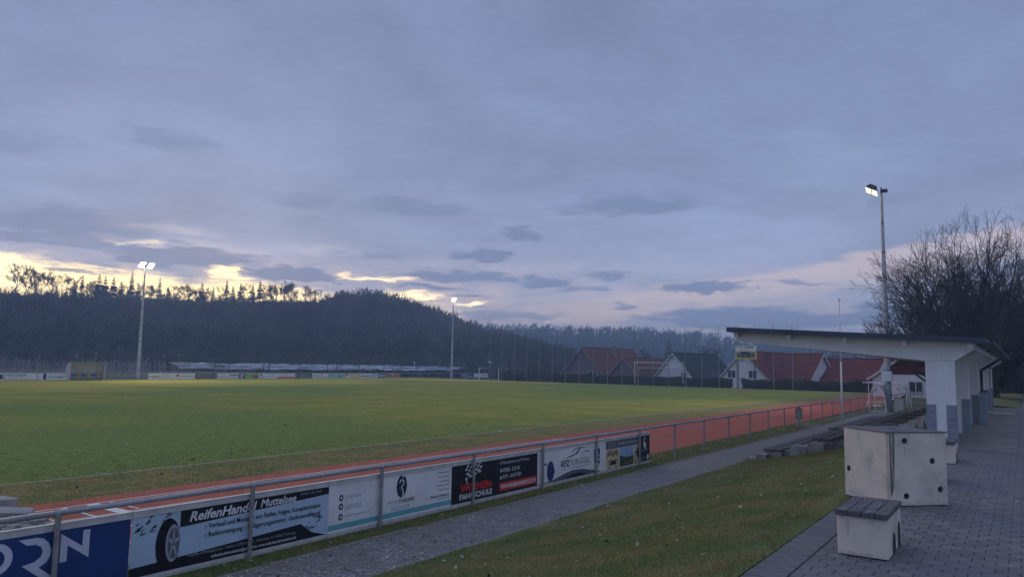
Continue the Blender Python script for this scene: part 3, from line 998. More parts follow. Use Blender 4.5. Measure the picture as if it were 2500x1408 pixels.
# thickets at the end of the lane
def leafy(name, x0, x1, y0, y1, z0, z1, n, size, material, seed, parent=None, core=True, rough=0.25):
    rs = np.random.default_rng(seed)
    c = np.stack([rs.uniform(x0, x1, n), rs.uniform(y0, y1, n), z0 + (z1 - z0) * rs.random(n) ** 0.75], 1)
    bump = (np.sin(c[:, 0] * 1.9 + c[:, 1]) * 0.5 + np.sin(c[:, 0] * 0.7 + 2) * 0.5) * rough
    c[:, 2] += bump * (c[:, 2] - z0) / max(z1 - z0, 0.1)
    u = rs.normal(0, 1, (n, 3))
    u /= np.linalg.norm(u, axis=1, keepdims=True)
    v = np.cross(u, rs.normal(0, 1, (n, 3)))
    v /= np.linalg.norm(v, axis=1, keepdims=True)
    s = (size * rs.uniform(0.5, 1.3, n))[:, None]
    V = np.stack([c - u * s, c + v * s * 0.6, c + u * s, c - v * s * 0.6], 1).reshape(-1, 3)
    F = np.arange(4 * n).reshape(-1, 4)
    off = WL[parent.name] if parent is not None else Vector((0, 0, 0))
    return link(name, np_mesh(name, V - np.array(off), F, material), parent)


# ------------------------------------------------------------------ near railing
RX = -9.35
rail = thing('railing', 'long galvanised tube railing carrying the row of near advertising boards', 'railing', (RX, 4.28, 0))
postm = MB().tube((0, 0, -0.1), (0, 0, 1.07), 0.032, 0.032, 10)
postm.tube((0, 0, 1.02), (0, 0, 1.055), 0.040, 0.040, 10)
pm = postm.mesh('post', 'galv_post', smooth=False)
PY = [1.63 + 2.655 * k for k in range(0, 22)]
for y in PY:
    link('post', pm, rail, (0, y - 4.28, 0))
for a, b in zip(PY, PY[1:]):
    MB().tube((RX, a + 0.01, 1.085), (RX, b - 0.01, 1.085), 0.034, 0.034, 12).build('top_rail', 'galv', rail, smooth=True)
for y in PY:
    MB().tube((RX, y - 0.05, 1.085), (RX, y + 0.05, 1.085), 0.037, 0.037, 12).build('rail_sleeve', 'galv', rail, smooth=True)

# ------------------------------------------------------------------ near advertising boards
BX = -9.41          # face of the panels
BZ0, BZ1 = 0.115, 0.885


def ad_board(y0, y1, panel_mat, label):
    o = thing('advertising_board', label, 'board', (BX - 0.02, (y0 + y1) / 2, 0.05))
    MB().box(BX - 0.02, BX, y0 + 0.012, y1 - 0.012, BZ0 - 0.005, BZ1 + 0.005).build('panel', panel_mat, o)
    MB().box(BX - 0.034, BX + 0.012, y0 + 0.006, y1 - 0.006, BZ1 - 0.012, BZ1 + 0.072).box(BX - 0.04, BX + 0.020, y0 + 0.006, y1 - 0.006, BZ1 + 0.060, BZ1 + 0.074).build('frame_top', 'alu_frame', o)
    MB().box(BX - 0.034, BX + 0.012, y0 + 0.006, y1 - 0.006, BZ0 - 0.062, BZ0 + 0.010).box(BX - 0.04, BX + 0.018, y0 + 0.006, y1 - 0.006, BZ0 - 0.030, BZ0 - 0.020).build('frame_bottom', 'alu_frame', o)
    U = lambda t: y0 + (y1 - y0) * t
    Z = lambda t: BZ0 + (BZ1 - BZ0) * t
    return o, U, Z


L1, L2, L3 = BX + 0.003, BX + 0.006, BX + 0.009
J = [2.03, 5.20, 8.455, 11.62, 14.765, 17.88, 21.05]
# blue board
b, U, Z = ad_board(J[0], J[1], 'ink_board_blue', 'deep blue advertising board with large pale letters, nearest on the railing')
shape(b, [(4.36, .5), (4.44, .5), (4.44, .685), (4.69, .5), (4.69, .83), (4.61, .83), (4.61, .645), (4.36, .83)], L1, 'ink_lavender', 'lettering')
shape(b, [(3.91, .83), (4.10, .83), (4.17, .81), (4.23, .75), (4.262, .67), (4.255, .60), (4.22, .535), (4.14, .49), (4.33, .33), (4.215, .33), (3.96, .54), (4.09, .56), (4.155, .61), (4.172, .665), (4.15, .72), (4.09, .755), (4.0, .76)], L1, 'ink_lavender', 'lettering')
ro, ri = ell(3.69, .66, .172, .172, 28), ell(3.69, .66, .092, .100, 28)
mb = MB()
mb.add([(L1, *p) for p in ro] + [(L1, *p) for p in ri], [(i, (i + 1) % 28, 28 + (i + 1) % 28, 28 + i) for i in range(28)])
mb.build('lettering', 'ink_lavender', b)
# tyre dealer (its cartoon figure is left out)
b, U, Z = ad_board(J[1], J[2], 'ink_pale_blue', 'pale blue and black tyre dealer board with white slanted title')
shape(b, [(U(.205), Z(.70)), (U(.998), Z(.84)), (U(.998), Z(1)), (U(.205), Z(1))], L1, 'ink_black')
shape(b, [(U(.0), Z(.0)), (U(.998), Z(0)), (U(.90), Z(.12)), (U(.83), Z(.33)), (U(.20), Z(.20)), (U(0), Z(.17))], L1, 'ink_black')
lettering(b, 'ReifenHandel', L2, U(.245), Z(.765), (U(.575) - U(.245)), .135, 'ink_white', shear=.25, bold=.025)
lettering(b, 'Muttelsee', L2, U(.595), Z(.800), (U(.795) - U(.595)), .115, 'ink_white', shear=.25, bold=.02)
lettering(b, 'Inhaber: Jan Auer', L2, U(.82), Z(.885), (U(.955) - U(.82)), .055, 'ink_grey')
lettering(b, '› Verkauf und Montage von Reifen, Felgen, Kompletträdern', L2, U(.32), Z(.565), (U(.945) - U(.32)), .095, 'ink_black', bold=.012)
for _s, _a, _b in (('› Reifenreinigung', .32, .505), ('› Einlagerungsservice', .515, .74), ('› Reifenentsorgung', .75, .945)):
    lettering(b, _s, L2, U(_a), Z(.415), U(_b) - U(_a), .090, 'ink_black', bold=.012)
lettering(b, 'Flexible Öffnungszeiten, Telefon: 07543/95   7, Muttelsee 1/1, 88069 Tettnang', L2, U(.245), Z(.150), (U(.80) - U(.245)), .062, 'ink_grey')
lettering(b, 'reifenhandelmuttelsee@gmail.com, www.reifenhandel-muttelsee.de', L2, U(.355), Z(.045), (U(.805) - U(.355)), .060, 'ink_white', bold=.01)
rs_ = random.Random(4)
for (ca, cb, wa, hb, n) in ((.085, .80, .075, .20, 22), (.90, .33, .045, .22, 18)):
    mb = MB()
    for i in range(n):
        a = ca + rs_.uniform(-wa, wa)
        c = cb + rs_.uniform(-hb, hb) * .8
        l, t = rs_.uniform(.008, .022), rs_.uniform(.012, .03)
        mb.add([(L2, U(a), Z(c)), (L2, U(a + l), Z(c + .03)), (L2, U(a + l), Z(c + .03 + t)), (L2, U(a), Z(c + t))], [(0, 1, 2, 3)])
    mb.build('tyre_print', 'ink_black', b)
shape(b, ell(U(.155), Z(.46), .17, .33, 32), L2, 'ink_black', 'tyre_print')
shape(b, ell(U(.175), Z(.46), .10, .24, 28), L3, 'ink_grey', 'tyre_print')
shape(b, ell(U(.178), Z(.46), .082, .20, 28), L3 + .002, 'ink_dark_grey', 'tyre_print')
for k in range(5):
    a = k * 1.2566 + .3
    ca, sa = math.cos(a), math.sin(a)
    shape(b, [(U(.178) + ca * .015 - sa * .012, Z(.46) + (sa * .015 + ca * .012) * 2.4), (U(.178) + ca * .078 - sa * .008, Z(.46) + (sa * .078 + ca * .008) * 2.4), (U(.178) + ca * .078 + sa * .008, Z(.46) + (sa * .078 - ca * .008) * 2.4), (U(.178) + ca * .015 + sa * .012, Z(.46) + (sa * .015 - ca * .012) * 2.4)], L3 + .004, 'ink_grey', 'tyre_print')
# physiotherapy
b, U, Z = ad_board(J[2], J[3], 'ink_white', 'white physiotherapy board with navy round emblem and teal stripe')
shape(b, rect(U(.002), U(.998), Z(.05), Z(.165)), L1, 'ink_teal')
for k, (t, s) in enumerate(((.70, '07542/52909'), (.52, 'Loretostraße 8'), (.30, 'physiotherapie@mail.de'))):
    shape(b, ell(U(.085), Z(t), .045, .055, 18), L1, 'ink_navy', 'icon')
    shape(b, ell(U(.085), Z(t), .018, .026, 12), L2, 'ink_white', 'icon')
    lettering(b, s, L1, U(.115), Z(t - .03), [.36, .36, .58][k], [.048, .05, .055][k], 'ink_grey')
lettering(b, '88069 Tettnang', L1, U(.115), Z(.42), .38, .05, 'ink_grey')
shape(b, ell(U(.545), Z(.72), .135, .200, 30), L1, 'ink_navy', 'emblem')
shape(b, ell(U(.552), Z(.955), .022, .03, 14), L2, 'ink_white', 'emblem')
pts = [(-.075, .07), (-.03, .125), (.03, .12), (.06, .075), (.05, .03), (.0, -.02), (.03, -.06), (.055, -.13), (.04, -.195)]
inn = [(.012, -.195), (.03, -.13), (.008, -.06), (-.028, -.02), (.028, .035), (.038, .07), (.02, .098), (-.022, .102), (-.06, .055)]
shape(b, [(U(.545) + a, Z(.72) + c) for a, c in pts + inn], L2, 'ink_white', 'emblem')
lettering(b, 'PHYSIO', L1, U(.435), Z(.335), .26, .072, 'ink_grey')
lettering(b, 'THERAPIE', L1, U(.522), Z(.335), .42, .072, 'ink_navy', bold=.012)
lettering(b, 'RÜDIGER', L1, U(.465), Z(.185), .50, .095, 'ink_grey')
for k, s in enumerate(('Krankengymnastik', 'Manuelle Therapie', 'Lymphdrainage', 'Kieferbehandlungen', 'Elektrotherapie')):
    ww = [.36, .35, .30, .38, .31][k]
    lettering(b, s, L1, U(.975) - ww, Z(.845 - .105 * k), ww, .048, 'ink_dark_grey')
lettering(b, 'TERMINE NACH VEREINBARUNG', L1, U(.975) - .56, Z(.285), .56, .042, 'ink_navy', bold=.015)
lettering(b, '(alle Kassen & Privat)', L1, U(.975) - .36, Z(.215), .36, .042, 'ink_dark_grey')
# driving school
b, U, Z = ad_board(J[3], J[4], 'ink_black', 'black driving school board with red name and chequered flag')
for r_ in range(6):
    for c_ in range(7):
        if (r_ + c_) % 2 == 0:
            a0 = .135 + .024 * c_ + .012 * math.sin(r_ * .8)
            z0 = .57 + .06 * r_ + .022 * c_
            shape(b, [(U(a0), Z(z0)), (U(a0 + .021), Z(z0 + .02)), (U(a0 + .023), Z(z0 + .078)), (U(a0 + .002), Z(z0 + .058))], L1, 'ink_white', 'flag_square')
shape(b, [(U(.165), Z(.36)), (U(.172), Z(.36)), (U(.150), Z(.60)), (U(.143), Z(.60))], L1, 'ink_white', 'flag_pole')
lettering(b, 'WERNERs', L2, U(.085), Z(.275), (U(.43) - U(.085)), .155, 'ink_red', bold=.05)
lettering(b, 'FAHRSCHULE', L2, U(.08), Z(.085), (U(.43) - U(.08)), .115, 'ink_white', bold=.03)
lettering(b, 'In Meckenbeuren und Tettnang', L1, U(.525), Z(.80), (U(.88) - U(.525)), .085, 'ink_white')
lettering(b, '07542 - 212 00', L1, U(.555), Z(.60), (U(.76) - U(.555)), .085, 'ink_white', bold=.012)
lettering(b, '0171 - 64 53 953', L1, U(.555), Z(.415), (U(.78) - U(.555)), .085, 'ink_white', bold=.012)
shape(b, [(U(.527), Z(.61)), (U(.537), Z(.605)), (U(.543), Z(.66)), (U(.534), Z(.70)), (U(.525), Z(.70))], L1, 'ink_white', 'icon')
shape(b, rect(U(.525), U(.540), Z(.42), Z(.50)), L1, 'ink_white', 'icon')
shape(b, rect(U(.515), U(.985), Z(.09), Z(.325)), L1, 'ink_red')
lettering(b, 'WWW.WERNERS-FAHRSCHULE.COM', L2, U(.53), Z(.145), (U(.97) - U(.53)), .095, 'ink_white', bold=.025)
# car workshop
b, U, Z = ad_board(J[4], J[5], 'ink_white', 'white car workshop board with swoosh emblem and blue football')
shape(b, [(U(.0), Z(0)), (U(.995), Z(0)), (U(.995), Z(.03)), (U(.85), Z(.13)), (U(.68), Z(.23)), (U(.52), Z(.25)), (U(.38), Z(.18)), (U(.2), Z(.06)), (U(0), Z(.03))], L1, 'ink_dark_grey')
shape(b, [(U(.40), Z(.02)), (U(.80), Z(.02)), (U(.70), Z(.10)), (U(.58), Z(.14)), (U(.48), Z(.11))], L2, 'ink_black')
shape(b, [(U(.36), Z(.63)), (U(.46), Z(.70)), (U(.56), Z(.76)), (U(.64), Z(.90)), (U(.69), Z(.97)), (U(.655), Z(.90)), (U(.60), Z(.755)), (U(.50), Z(.685))], L1, 'ink_navy', 'emblem')
shape(b, [(U(.50), Z(.80)), (U(.57), Z(.90)), (U(.66), Z(.92)), (U(.77), Z(.90)), (U(.66), Z(.945)), (U(.56), Z(.925))], L1, 'ink_navy', 'emblem')
shape(b, [(U(.64), Z(.70)), (U(.74), Z(.785)), (U(.82), Z(.745)), (U(.75), Z(.82))], L1, 'ink_navy', 'emblem')
lettering(b, 'KFZ', L1, U(.345), Z(.40), (U(.475) - U(.345)), .155, 'ink_navy', bold=.035)
lettering(b, 'FURGOLL', L1, U(.49), Z(.40), (U(.82) - U(.49)), .155, 'ink_dark_grey')
lettering(b, 'Unterlangnau', L1, U(.50), Z(.285), .46, .06, 'ink_dark_grey')
shape(b, rect(U(.35), U(.49), Z(.315), Z(.328)), L1, 'ink_dark_grey')
shape(b, rect(U(.66), U(.82), Z(.315), Z(.328)), L1, 'ink_dark_grey')
shape(b, ell(U(.185), Z(.36), .165, .235, 28), L2, 'ink_blue', 'football_print')
for a, c in ((.16, .46), (.21, .40), (.165, .27), (.205, .24), (.235, .33)):
    shape(b, ell(U(a), Z(c), .035, .05, 6), L3, 'ink_navy', 'football_print')
shape(b, [(U(.075), Z(.62)), (U(.13), Z(.54)), (U(.13), Z(.59)), (U(.075), Z(.67))], L1, 'ink_navy', 'emblem')
shape(b, [(U(.885), Z(.78)), (U(.99), Z(.80)), (U(.99), Z(.18)), (U(.975), Z(.30)), (U(.895), Z(.33))], L1, 'ink_blue', 'speech_bubble')
for k, (s, z) in enumerate((('DU', .66), ('BRAUCHST', .53), ('HILFE', .38))):
    lettering(b, s, L2, U(.905), Z(z), [.13, .24, .24][k], .07, 'ink_white', bold=.02)
# bicycle shop
b, U, Z = ad_board(J[5], J[6], 'ink_white', 'bicycle shop board with photo strip and dark end panel, farthest on the railing')
shape(b, rect(U(.10), U(.775), Z(.70), Z(.985)), L1, 'ink_dark_grey')
lettering(b, 'Dein Bike. Deine Heimat. Dein Style.', L2, U(.33), Z(.775), (U(.77) - U(.33)), .085, 'ink_white')
for k in range(4):
    shape(b, rect(U(.14), U(.29 - .02 * (k % 2)), Z(.745 + .055 * k), Z(.762 + .055 * k)), L2, 'ink_grey', 'small_print')
shape(b, rect(U(.10), U(.35), Z(.015), Z(.69)), L1, 'ink_cream', 'photo_print')
for (a, c, ra, rb) in ((.165, .15, .085, .13), (.295, .15, .085, .13), (.20, .40, .05, .12), (.285, .42, .05, .12)):
    o_, i_ = ell(U(a), Z(c), ra, rb, 20), ell(U(a), Z(c), ra * .72, rb * .72, 20)
    mb = MB()
    mb.add([(L2, *p) for p in o_] + [(L2, *p) for p in i_], [(i, (i + 1) % 20, 20 + (i + 1) % 20, 20 + i) for i in range(20)])
    mb.build('photo_print', 'ink_black', b)
for k in range(9):
    a, c = .12 + .024 * k, .42 + .03 * (k % 4)
    shape(b, rect(U(a), U(a + .014), Z(c), Z(c + .17)), L2, 'ink_black' if k % 3 else 'ink_brown', 'photo_print')
shape(b, [(U(.16), Z(.14)), (U(.30), Z(.14)), (U(.27), Z(.30)), (U(.20), Z(.28))], L2, 'ink_black', 'photo_print')
shape(b, rect(U(.36), U(.64), Z(.30), Z(.69)), L1, 'ink_sky', 'photo_print')
shape(b, [(U(.36), Z(.015)), (U(.64), Z(.015)), (U(.64), Z(.36)), (U(.55), Z(.31)), (U(.46), Z(.33)), (U(.36), Z(.42))], L2, 'ink_wood_green', 'photo_print')
shape(b, [(U(.40), Z(.05)), (U(.64), Z(.10)), (U(.64), Z(.22)), (U(.50), Z(.17))], L3, 'ink_brown', 'photo_print')
shape(b, rect(U(.655), U(.775), Z(.015), Z(.69)), L1, 'ink_cream', 'photo_print')
o_, i_ = ell(U(.69), Z(.24), .085, .18, 20), ell(U(.69), Z(.24), .062, .135, 20)
mb = MB()
mb.add([(L2, *p) for p in o_] + [(L2, *p) for p in i_], [(i, (i + 1) % 20, 20 + (i + 1) % 20, 20 + i) for i in range(20)])
mb.build('photo_print', 'ink_black', b)
shape(b, [(U(.70), Z(.30)), (U(.77), Z(.10)), (U(.775), Z(.55)), (U(.72), Z(.60))], L2, 'ink_wood_green', 'photo_print')
shape(b, rect(U(.785), U(.997), Z(.01), Z(.99)), L1, 'ink_ink' if 'ink_ink' in MATS else 'ink_black', 'photo_print')
shape(b, ell(U(.89), Z(.70), .10, .17, 26), L2, 'ink_white', 'emblem')
shape(b, ell(U(.895), Z(.72), .072, .125, 24), L3, 'ink_black', 'emblem')
shape(b, ell(U(.885), Z(.64), .055, .085, 20), L3 + .002, 'ink_white', 'emblem')
lettering(b, 'RADWERK', L2, U(.82), Z(.40), .45, .06, 'ink_grey')
shape(b, rect(U(.935), U(.975), Z(.07), Z(.24)), L2, 'ink_white', 'small_print')
for k in range(2):
    shape(b, rect(U(.81), U(.90), Z(.09 + .06 * k), Z(.105 + .06 * k)), L2, 'ink_grey', 'small_print')

# ------------------------------------------------------------------ waste bin on the railing
bn = thing('waste_bin', 'small dark metal waste bin hung on the railing beside the track', 'bin', (RX + .0, 38.9, .45))
MB().prism([(-.17, 0), (.17, 0), (.19, .5), (-.19, .5)], -.13, .13, 'x').build('bucket', 'galv_post', bn, local=True)
MB().box(-.145, .145, -.2, .2, .5, .53).build('rim', 'dark_post', bn, local=True)
MB().box(-.02, .02, -.12, .12, .53, .62).build('bracket', 'dark_post', bn, local=True)

# ------------------------------------------------------------------ far side railing with boards
FX = -97.0
far = thing('railing', 'distant tube railing along the far touchline below the orchard', 'railing', (FX, 36, 0))
fp = MB().tube((0, 0, -.1), (0, 0, .96), .035, .035, 6).mesh('post', 'galv_post')
fy = [y for y in np.arange(28, 133, 2.6) if not (50.0 < y < 54.2)]
for y in fy:
    link('post', fp, far, (0, y - 36, 0))
MB().tube((FX, 26, .93), (FX, 49.6, .93), .035, .035, 8).build('top_rail', 'galv', far)
MB().tube((FX, 54.3, .93), (FX, 132.3, .93), .035, .035, 8).build('top_rail', 'galv', far)
MB().tube((FX, 49.6, .93), (FX, 49.6, 0), .035, .035, 8).build('post', 'galv_post', far)
MB().tube((FX, 54.3, .93), (FX, 54.3, 0), .035, .035, 8).build('post', 'galv_post', far)
rope = MB()
pts = [(FX, 49.6 + 4.7 * t, .80 - 1.15 * t * (1 - t) + .1 * t) for t in np.linspace(0, 1, 13)]
rope.path(pts, .022, 5)
tag(rope.build('barrier_rope', 'rope'), 'pale sagging rope closing the gap beside the far dugout', 'rope')


def far_board(y0, y1, mt, label, items):
    o = thing('advertising_board', label, 'board', (FX + .06, (y0 + y1) / 2, 0))
    MB().box(FX + .05, FX + .08, y0 + .03, y1 - .03, .10, .86).build('panel', mt, o)
    MB().box(FX + .045, FX + .088, y0, y1, .05, .10).box(FX + .045, FX + .088, y0, y1, .86, .90).build('frame', 'alu_frame', o)
    for it in items:
        u = lambda t: y0 + (y1 - y0) * t
        if it[0] == 't':
            _, s, a0, a1, z0, z1, m_, *sh = it
            lettering(o, s, FX + .085, u(a0), z0, u(a1) - u(a0), z1 - z0, m_, shear=sh[0] if sh else 0, bold=.02)
        else:
            _, a0, a1, z0, z1, m_ = it
            shape(o, rect(u(a0), u(a1), z0, z1), FX + .083 + (.002 if it[0] == 'q' else 0), m_)


far_board(33.0, 37.3, 'ink_white', 'white far board with a navy block, cut by the picture edge', [('r', .55, .97, .2, .72, 'ink_navy')])
far_board(37.35, 40.85, 'ink_white', 'white far board with black car dealer lettering over a thin red line', [('t', 'AUTO', .05, .30, .55, .78, 'ink_black'), ('t', 'FABRIK', .34, .66, .55, .78, 'ink_black'), ('t', 'Bodensee', .15, .55, .30, .52, 'ink_grey', .4), ('r', .02, .98, .11, .15, 'ink_red'), ('r', .95, .98, .1, .8, 'ink_lavender')])
far_board(40.88, 44.4, 'ink_white', 'white far board with a slanting blue mark beside the far dugout', [('r', .16, .26, .12, .84, 'ink_blue'), ('t', 'Fliesenservice', .33, .72, .64, .76, 'ink_grey'), ('t', 'ertnagel', .30, .88, .30, .58, 'ink_navy', .25), ('r', .30, .60, .16, .20, 'ink_grey')])
far_board(54.4, 61.3, 'ink_white', 'long white far board with a small red square, next to the rope gap', [('t', 'RIEDLE', .08, .23, .33, .58, 'ink_black'), ('r', .03, .06, .35, .5, 'ink_black'), ('r', .27, .46, .60, .64, 'ink_grey'), ('r', .27, .48, .45, .49, 'ink_grey'), ('r', .27, .44, .30, .34, 'ink_grey'), ('r', .585, .645, .42, .74, 'ink_red'), ('t', 'wuerttembergische', .66, .96, .38, .56, 'ink_navy')])
far_board(64.8, 68.4, 'ink_white', 'short white far board with thick dark blue bars', [('t', 'service', .04, .45, .35, .58, 'ink_terracotta'), ('r', .55, .97, .52, .66, 'ink_navy'), ('r', .46, .97, .2, .26, 'ink_sky')])
far_board(68.42, 69.5, 'ink_dark_grey', 'narrow charcoal far board with a white letter', [('t', 'E', .25, .8, .2, .75, 'ink_white', .2)])
far_board(69.55, 71.9, 'ink_green', 'light green far board with a reddish corner', [('r', .5, .98, .12, .45, 'ink_terracotta'), ('q', .6, .9, .3, .65, 'ink_brown')])
far_board(71.95, 78.9, 'ink_white', 'long white far board with a red lower stripe', [('r', .5, .99, .12, .36, 'ink_red'), ('r', .02, .18, .2, .26, 'ink_ink' if 0 else 'ink_navy'), ('t', 'R', .04, .12, .4, .75, 'ink_navy'), ('r', .2, .45, .42, .48, 'ink_grey'), ('r', .6, .75, .55, .6, 'ink_red'), ('r', .2, .95, .68, .71, 'ink_grey')])
far_board(82.4, 85.9, 'ink_white', 'white far board with small red dash and dark foot line', [('t', 'W-I', .06, .28, .35, .62, 'ink_black'), ('r', .35, .62, .62, .74, 'ink_red'), ('r', .3, .95, .26, .34, 'ink_dark_grey')])
far_board(85.95, 89.6, 'ink_mint', 'mint green far board with script lettering', [('t', 'Metzgerei', .08, .45, .45, .62, 'ink_teal'), ('t', 'Stroh', .5, .85, .25, .68, 'ink_dark_grey', .4)])
far_board(89.65, 92.9, 'ink_cream', 'cream yellow far board with a white corner', [('r', .02, .4, .12, .4, 'ink_white'), ('q', .02, .2, .5, .84, 'ink_terracotta'), ('r', .55, .95, .45, .62, 'ink_yellow')])
far_board(92.95, 96.4, 'ink_white', 'white far board with two blue stripes', [('r', .02, .98, .38, .52, 'ink_blue'), ('r', .3, .98, .18, .24, 'ink_sky')])
far_board(96.45, 97.65, 'ink_lavender', 'small pale far board with a round blue emblem', [('r', .2, .8, .25, .72, 'ink_sky'), ('q', .35, .65, .38, .58, 'ink_white')])
far_board(97.7, 99.85, 'ink_sky', 'blue and yellow banded far board', [('r', .02, .98, .34, .5, 'ink_yellow'), ('r', .02, .98, .12, .33, 'ink_blue'), ('q', .02, .98, .66, .86, 'ink_blue')])
far_board(99.9, 103.25, 'ink_terracotta', 'terracotta red far board with faint pale mark', [('r', .4, .48, .3, .75, 'ink_cream'), ('r', .1, .3, .45, .6, 'ink_brown'), ('r', .6, .9, .45, .6, 'ink_brown')])
far_board(121.4, 126.1, 'ink_navy', 'dark navy far board right of the single-lamp floodlight', [('t', 'Lilienhof', .12, .6, .5, .76, 'ink_white'), ('t', 'Immobilien', .2, .85, .18, .42, 'ink_white')])
far_board(126.2, 131.2, 'ink_white', 'white far board at the corner beside the net fence', [('t', 'auto', .55, .95, .42, .62, 'ink_navy'), ('r', .05, .5, .7, .76, 'ink_grey'), ('r', .05, .4, .3, .34, 'ink_grey')])

# ------------------------------------------------------------------ dugouts
def dugout(loc, rz, length, depth, h, label, seats=True):
    """Curved shelter, open to local -y; long axis along x."""
    o = thing('team_shelter', label, 'dugout', loc, rz)
    prof = [(-depth * .35, h), (0.0, h * 1.0)] + [(depth * .62 * math.sin(t), h * .45 + h * .55 * math.cos(t)) for t in np.linspace(.12, math.pi / 2, 8)] + [(depth * .66, 0.02)]
    shell = MB()
    n = len(prof)
    V = [(x, p[0], p[1]) for x in (-length / 2, length / 2) for p in prof]
    V += [(x, p[0] + .012, p[1] + .012) for x in (-length / 2, length / 2) for p in prof]
    F = []
    for i in range(n - 1):
        F += [(i, i + 1, n + i + 1, n + i), (2 * n + i, 3 * n + i, 3 * n + i + 1, 2 * n + i + 1)]
    shell.add(V, F)
    shell.build('canopy', 'acrylic', o, local=True)
    for x in (-length / 2, 0, length / 2):
        r = MB()
        r.path([(x, p[0] - .02, p[1] - .02) for p in prof], .028, 6)
        r.build('hoop', 'white_paint', o, local=True)
    for x in (-length / 2, length / 2):
        r = MB()
        r.path([(x, -depth * .1, 0), (x, -depth * .1, h)], .025, 6)
        r.path([(x, -depth * .1, h * .62), (x, depth * .52, h * .62)], .02, 6)
        r.path([(x, -depth * .1, h * .34), (x, depth * .62, h * .34)], .02, 6)
        r.path([(x, -depth * .1, .03), (x, depth * .66, .03)], .025, 6)
        r.build('side_frame', 'white_paint', o, local=True)
        if seats:
            MB().prism([(-depth * .08, .05), (depth * .62, .05), (depth * .60, h * .45), (depth * .35, h * .86), (-depth * .08, h * .97)], x - .006, x + .006, 'x').build('side_pane', 'acrylic', o, local=True)
    if seats:
        k = max(int(length / .55), 3)
        MB().box(-length / 2 + .1, length / 2 - .1, depth * .2, depth * .5, .40, .44).build('bench_board', 'white_paint', o, local=True)
        for i in range(k):
            x = -length / 2 + length * (i + .5) / k
            m_ = MB().box(x - .19, x + .19, depth * .44, depth * .48, .45, .82)
            m_.box(x - .19, x + .19, depth * .2, depth * .46, .445, .47)
            m_.build('seat', 'seat_orange' if i % 2 == 0 else 'seat_blue', o, local=True)
    else:
        MB().box(-length / 2 + .08, length / 2 - .08, depth * .05, depth * .42, .40, .46).build('bench_board', 'white_paint', o, local=True)
        MB().box(-length / 2 + .08, length / 2 - .08, depth * .0, depth * .04, h * .70, h * .75).build('cross_bar', 'white_paint', o, local=True)
        MB().box(-.35, .25, depth * .1, depth * .4, .462, .60).build('cushion', 'seat_orange', o, local=True)
    return o


dugout((-96.6, 46.3, 0), R(90), 4.2, 1.5, 2.22, 'cream curved acrylic dugout with orange and blue seats on the far touchline')
dugout((-9.15, 60.3, 0), R(-90), 2.6, 1.5, 2.1, 'white framed curved shelter beside the near floodlight mast', seats=False)
dugout((-9.35, 74.5, 0), R(-90), 3.0, 1.4, 1.9, 'second curved shelter farther along the near rail, half behind the mast', seats=False)

# white tubular frame behind the shelter
fr = thing('portable_goal', 'small white portable goal frame behind the near shelter', 'goal', (-9.9, 69, 0))
g = MB()
g.path([(-1.1, -.6, 0), (-.45, 0, 2.15), (-.3, 0, 2.25), (1.7, 0, 2.25), (1.85, 0, 2.15), (2.3, -.6, 0)], .035, 6)
g.path([(-.45, 0, 2.15), (-.45, 1.0, 0)], .025, 6)
g.path([(1.85, 0, 2.15), (1.85, 1.0, 0)], .025, 6)
g.build('tube_frame', 'white_paint', fr, local=True)
MB().box(-.45, 1.85, .98, 1.02, 0.02, .06).build('ground_bar', 'white_paint', fr, local=True)

# ------------------------------------------------------------------ floodlight masts
mat('lamp_glow', (1, 1, 1), emit=(1.0, 0.80, 0.45), estr=1.9)
mat('lamp_glow_far', (1, 1, 1), emit=(1.0, 0.95, 0.86), estr=22.0)


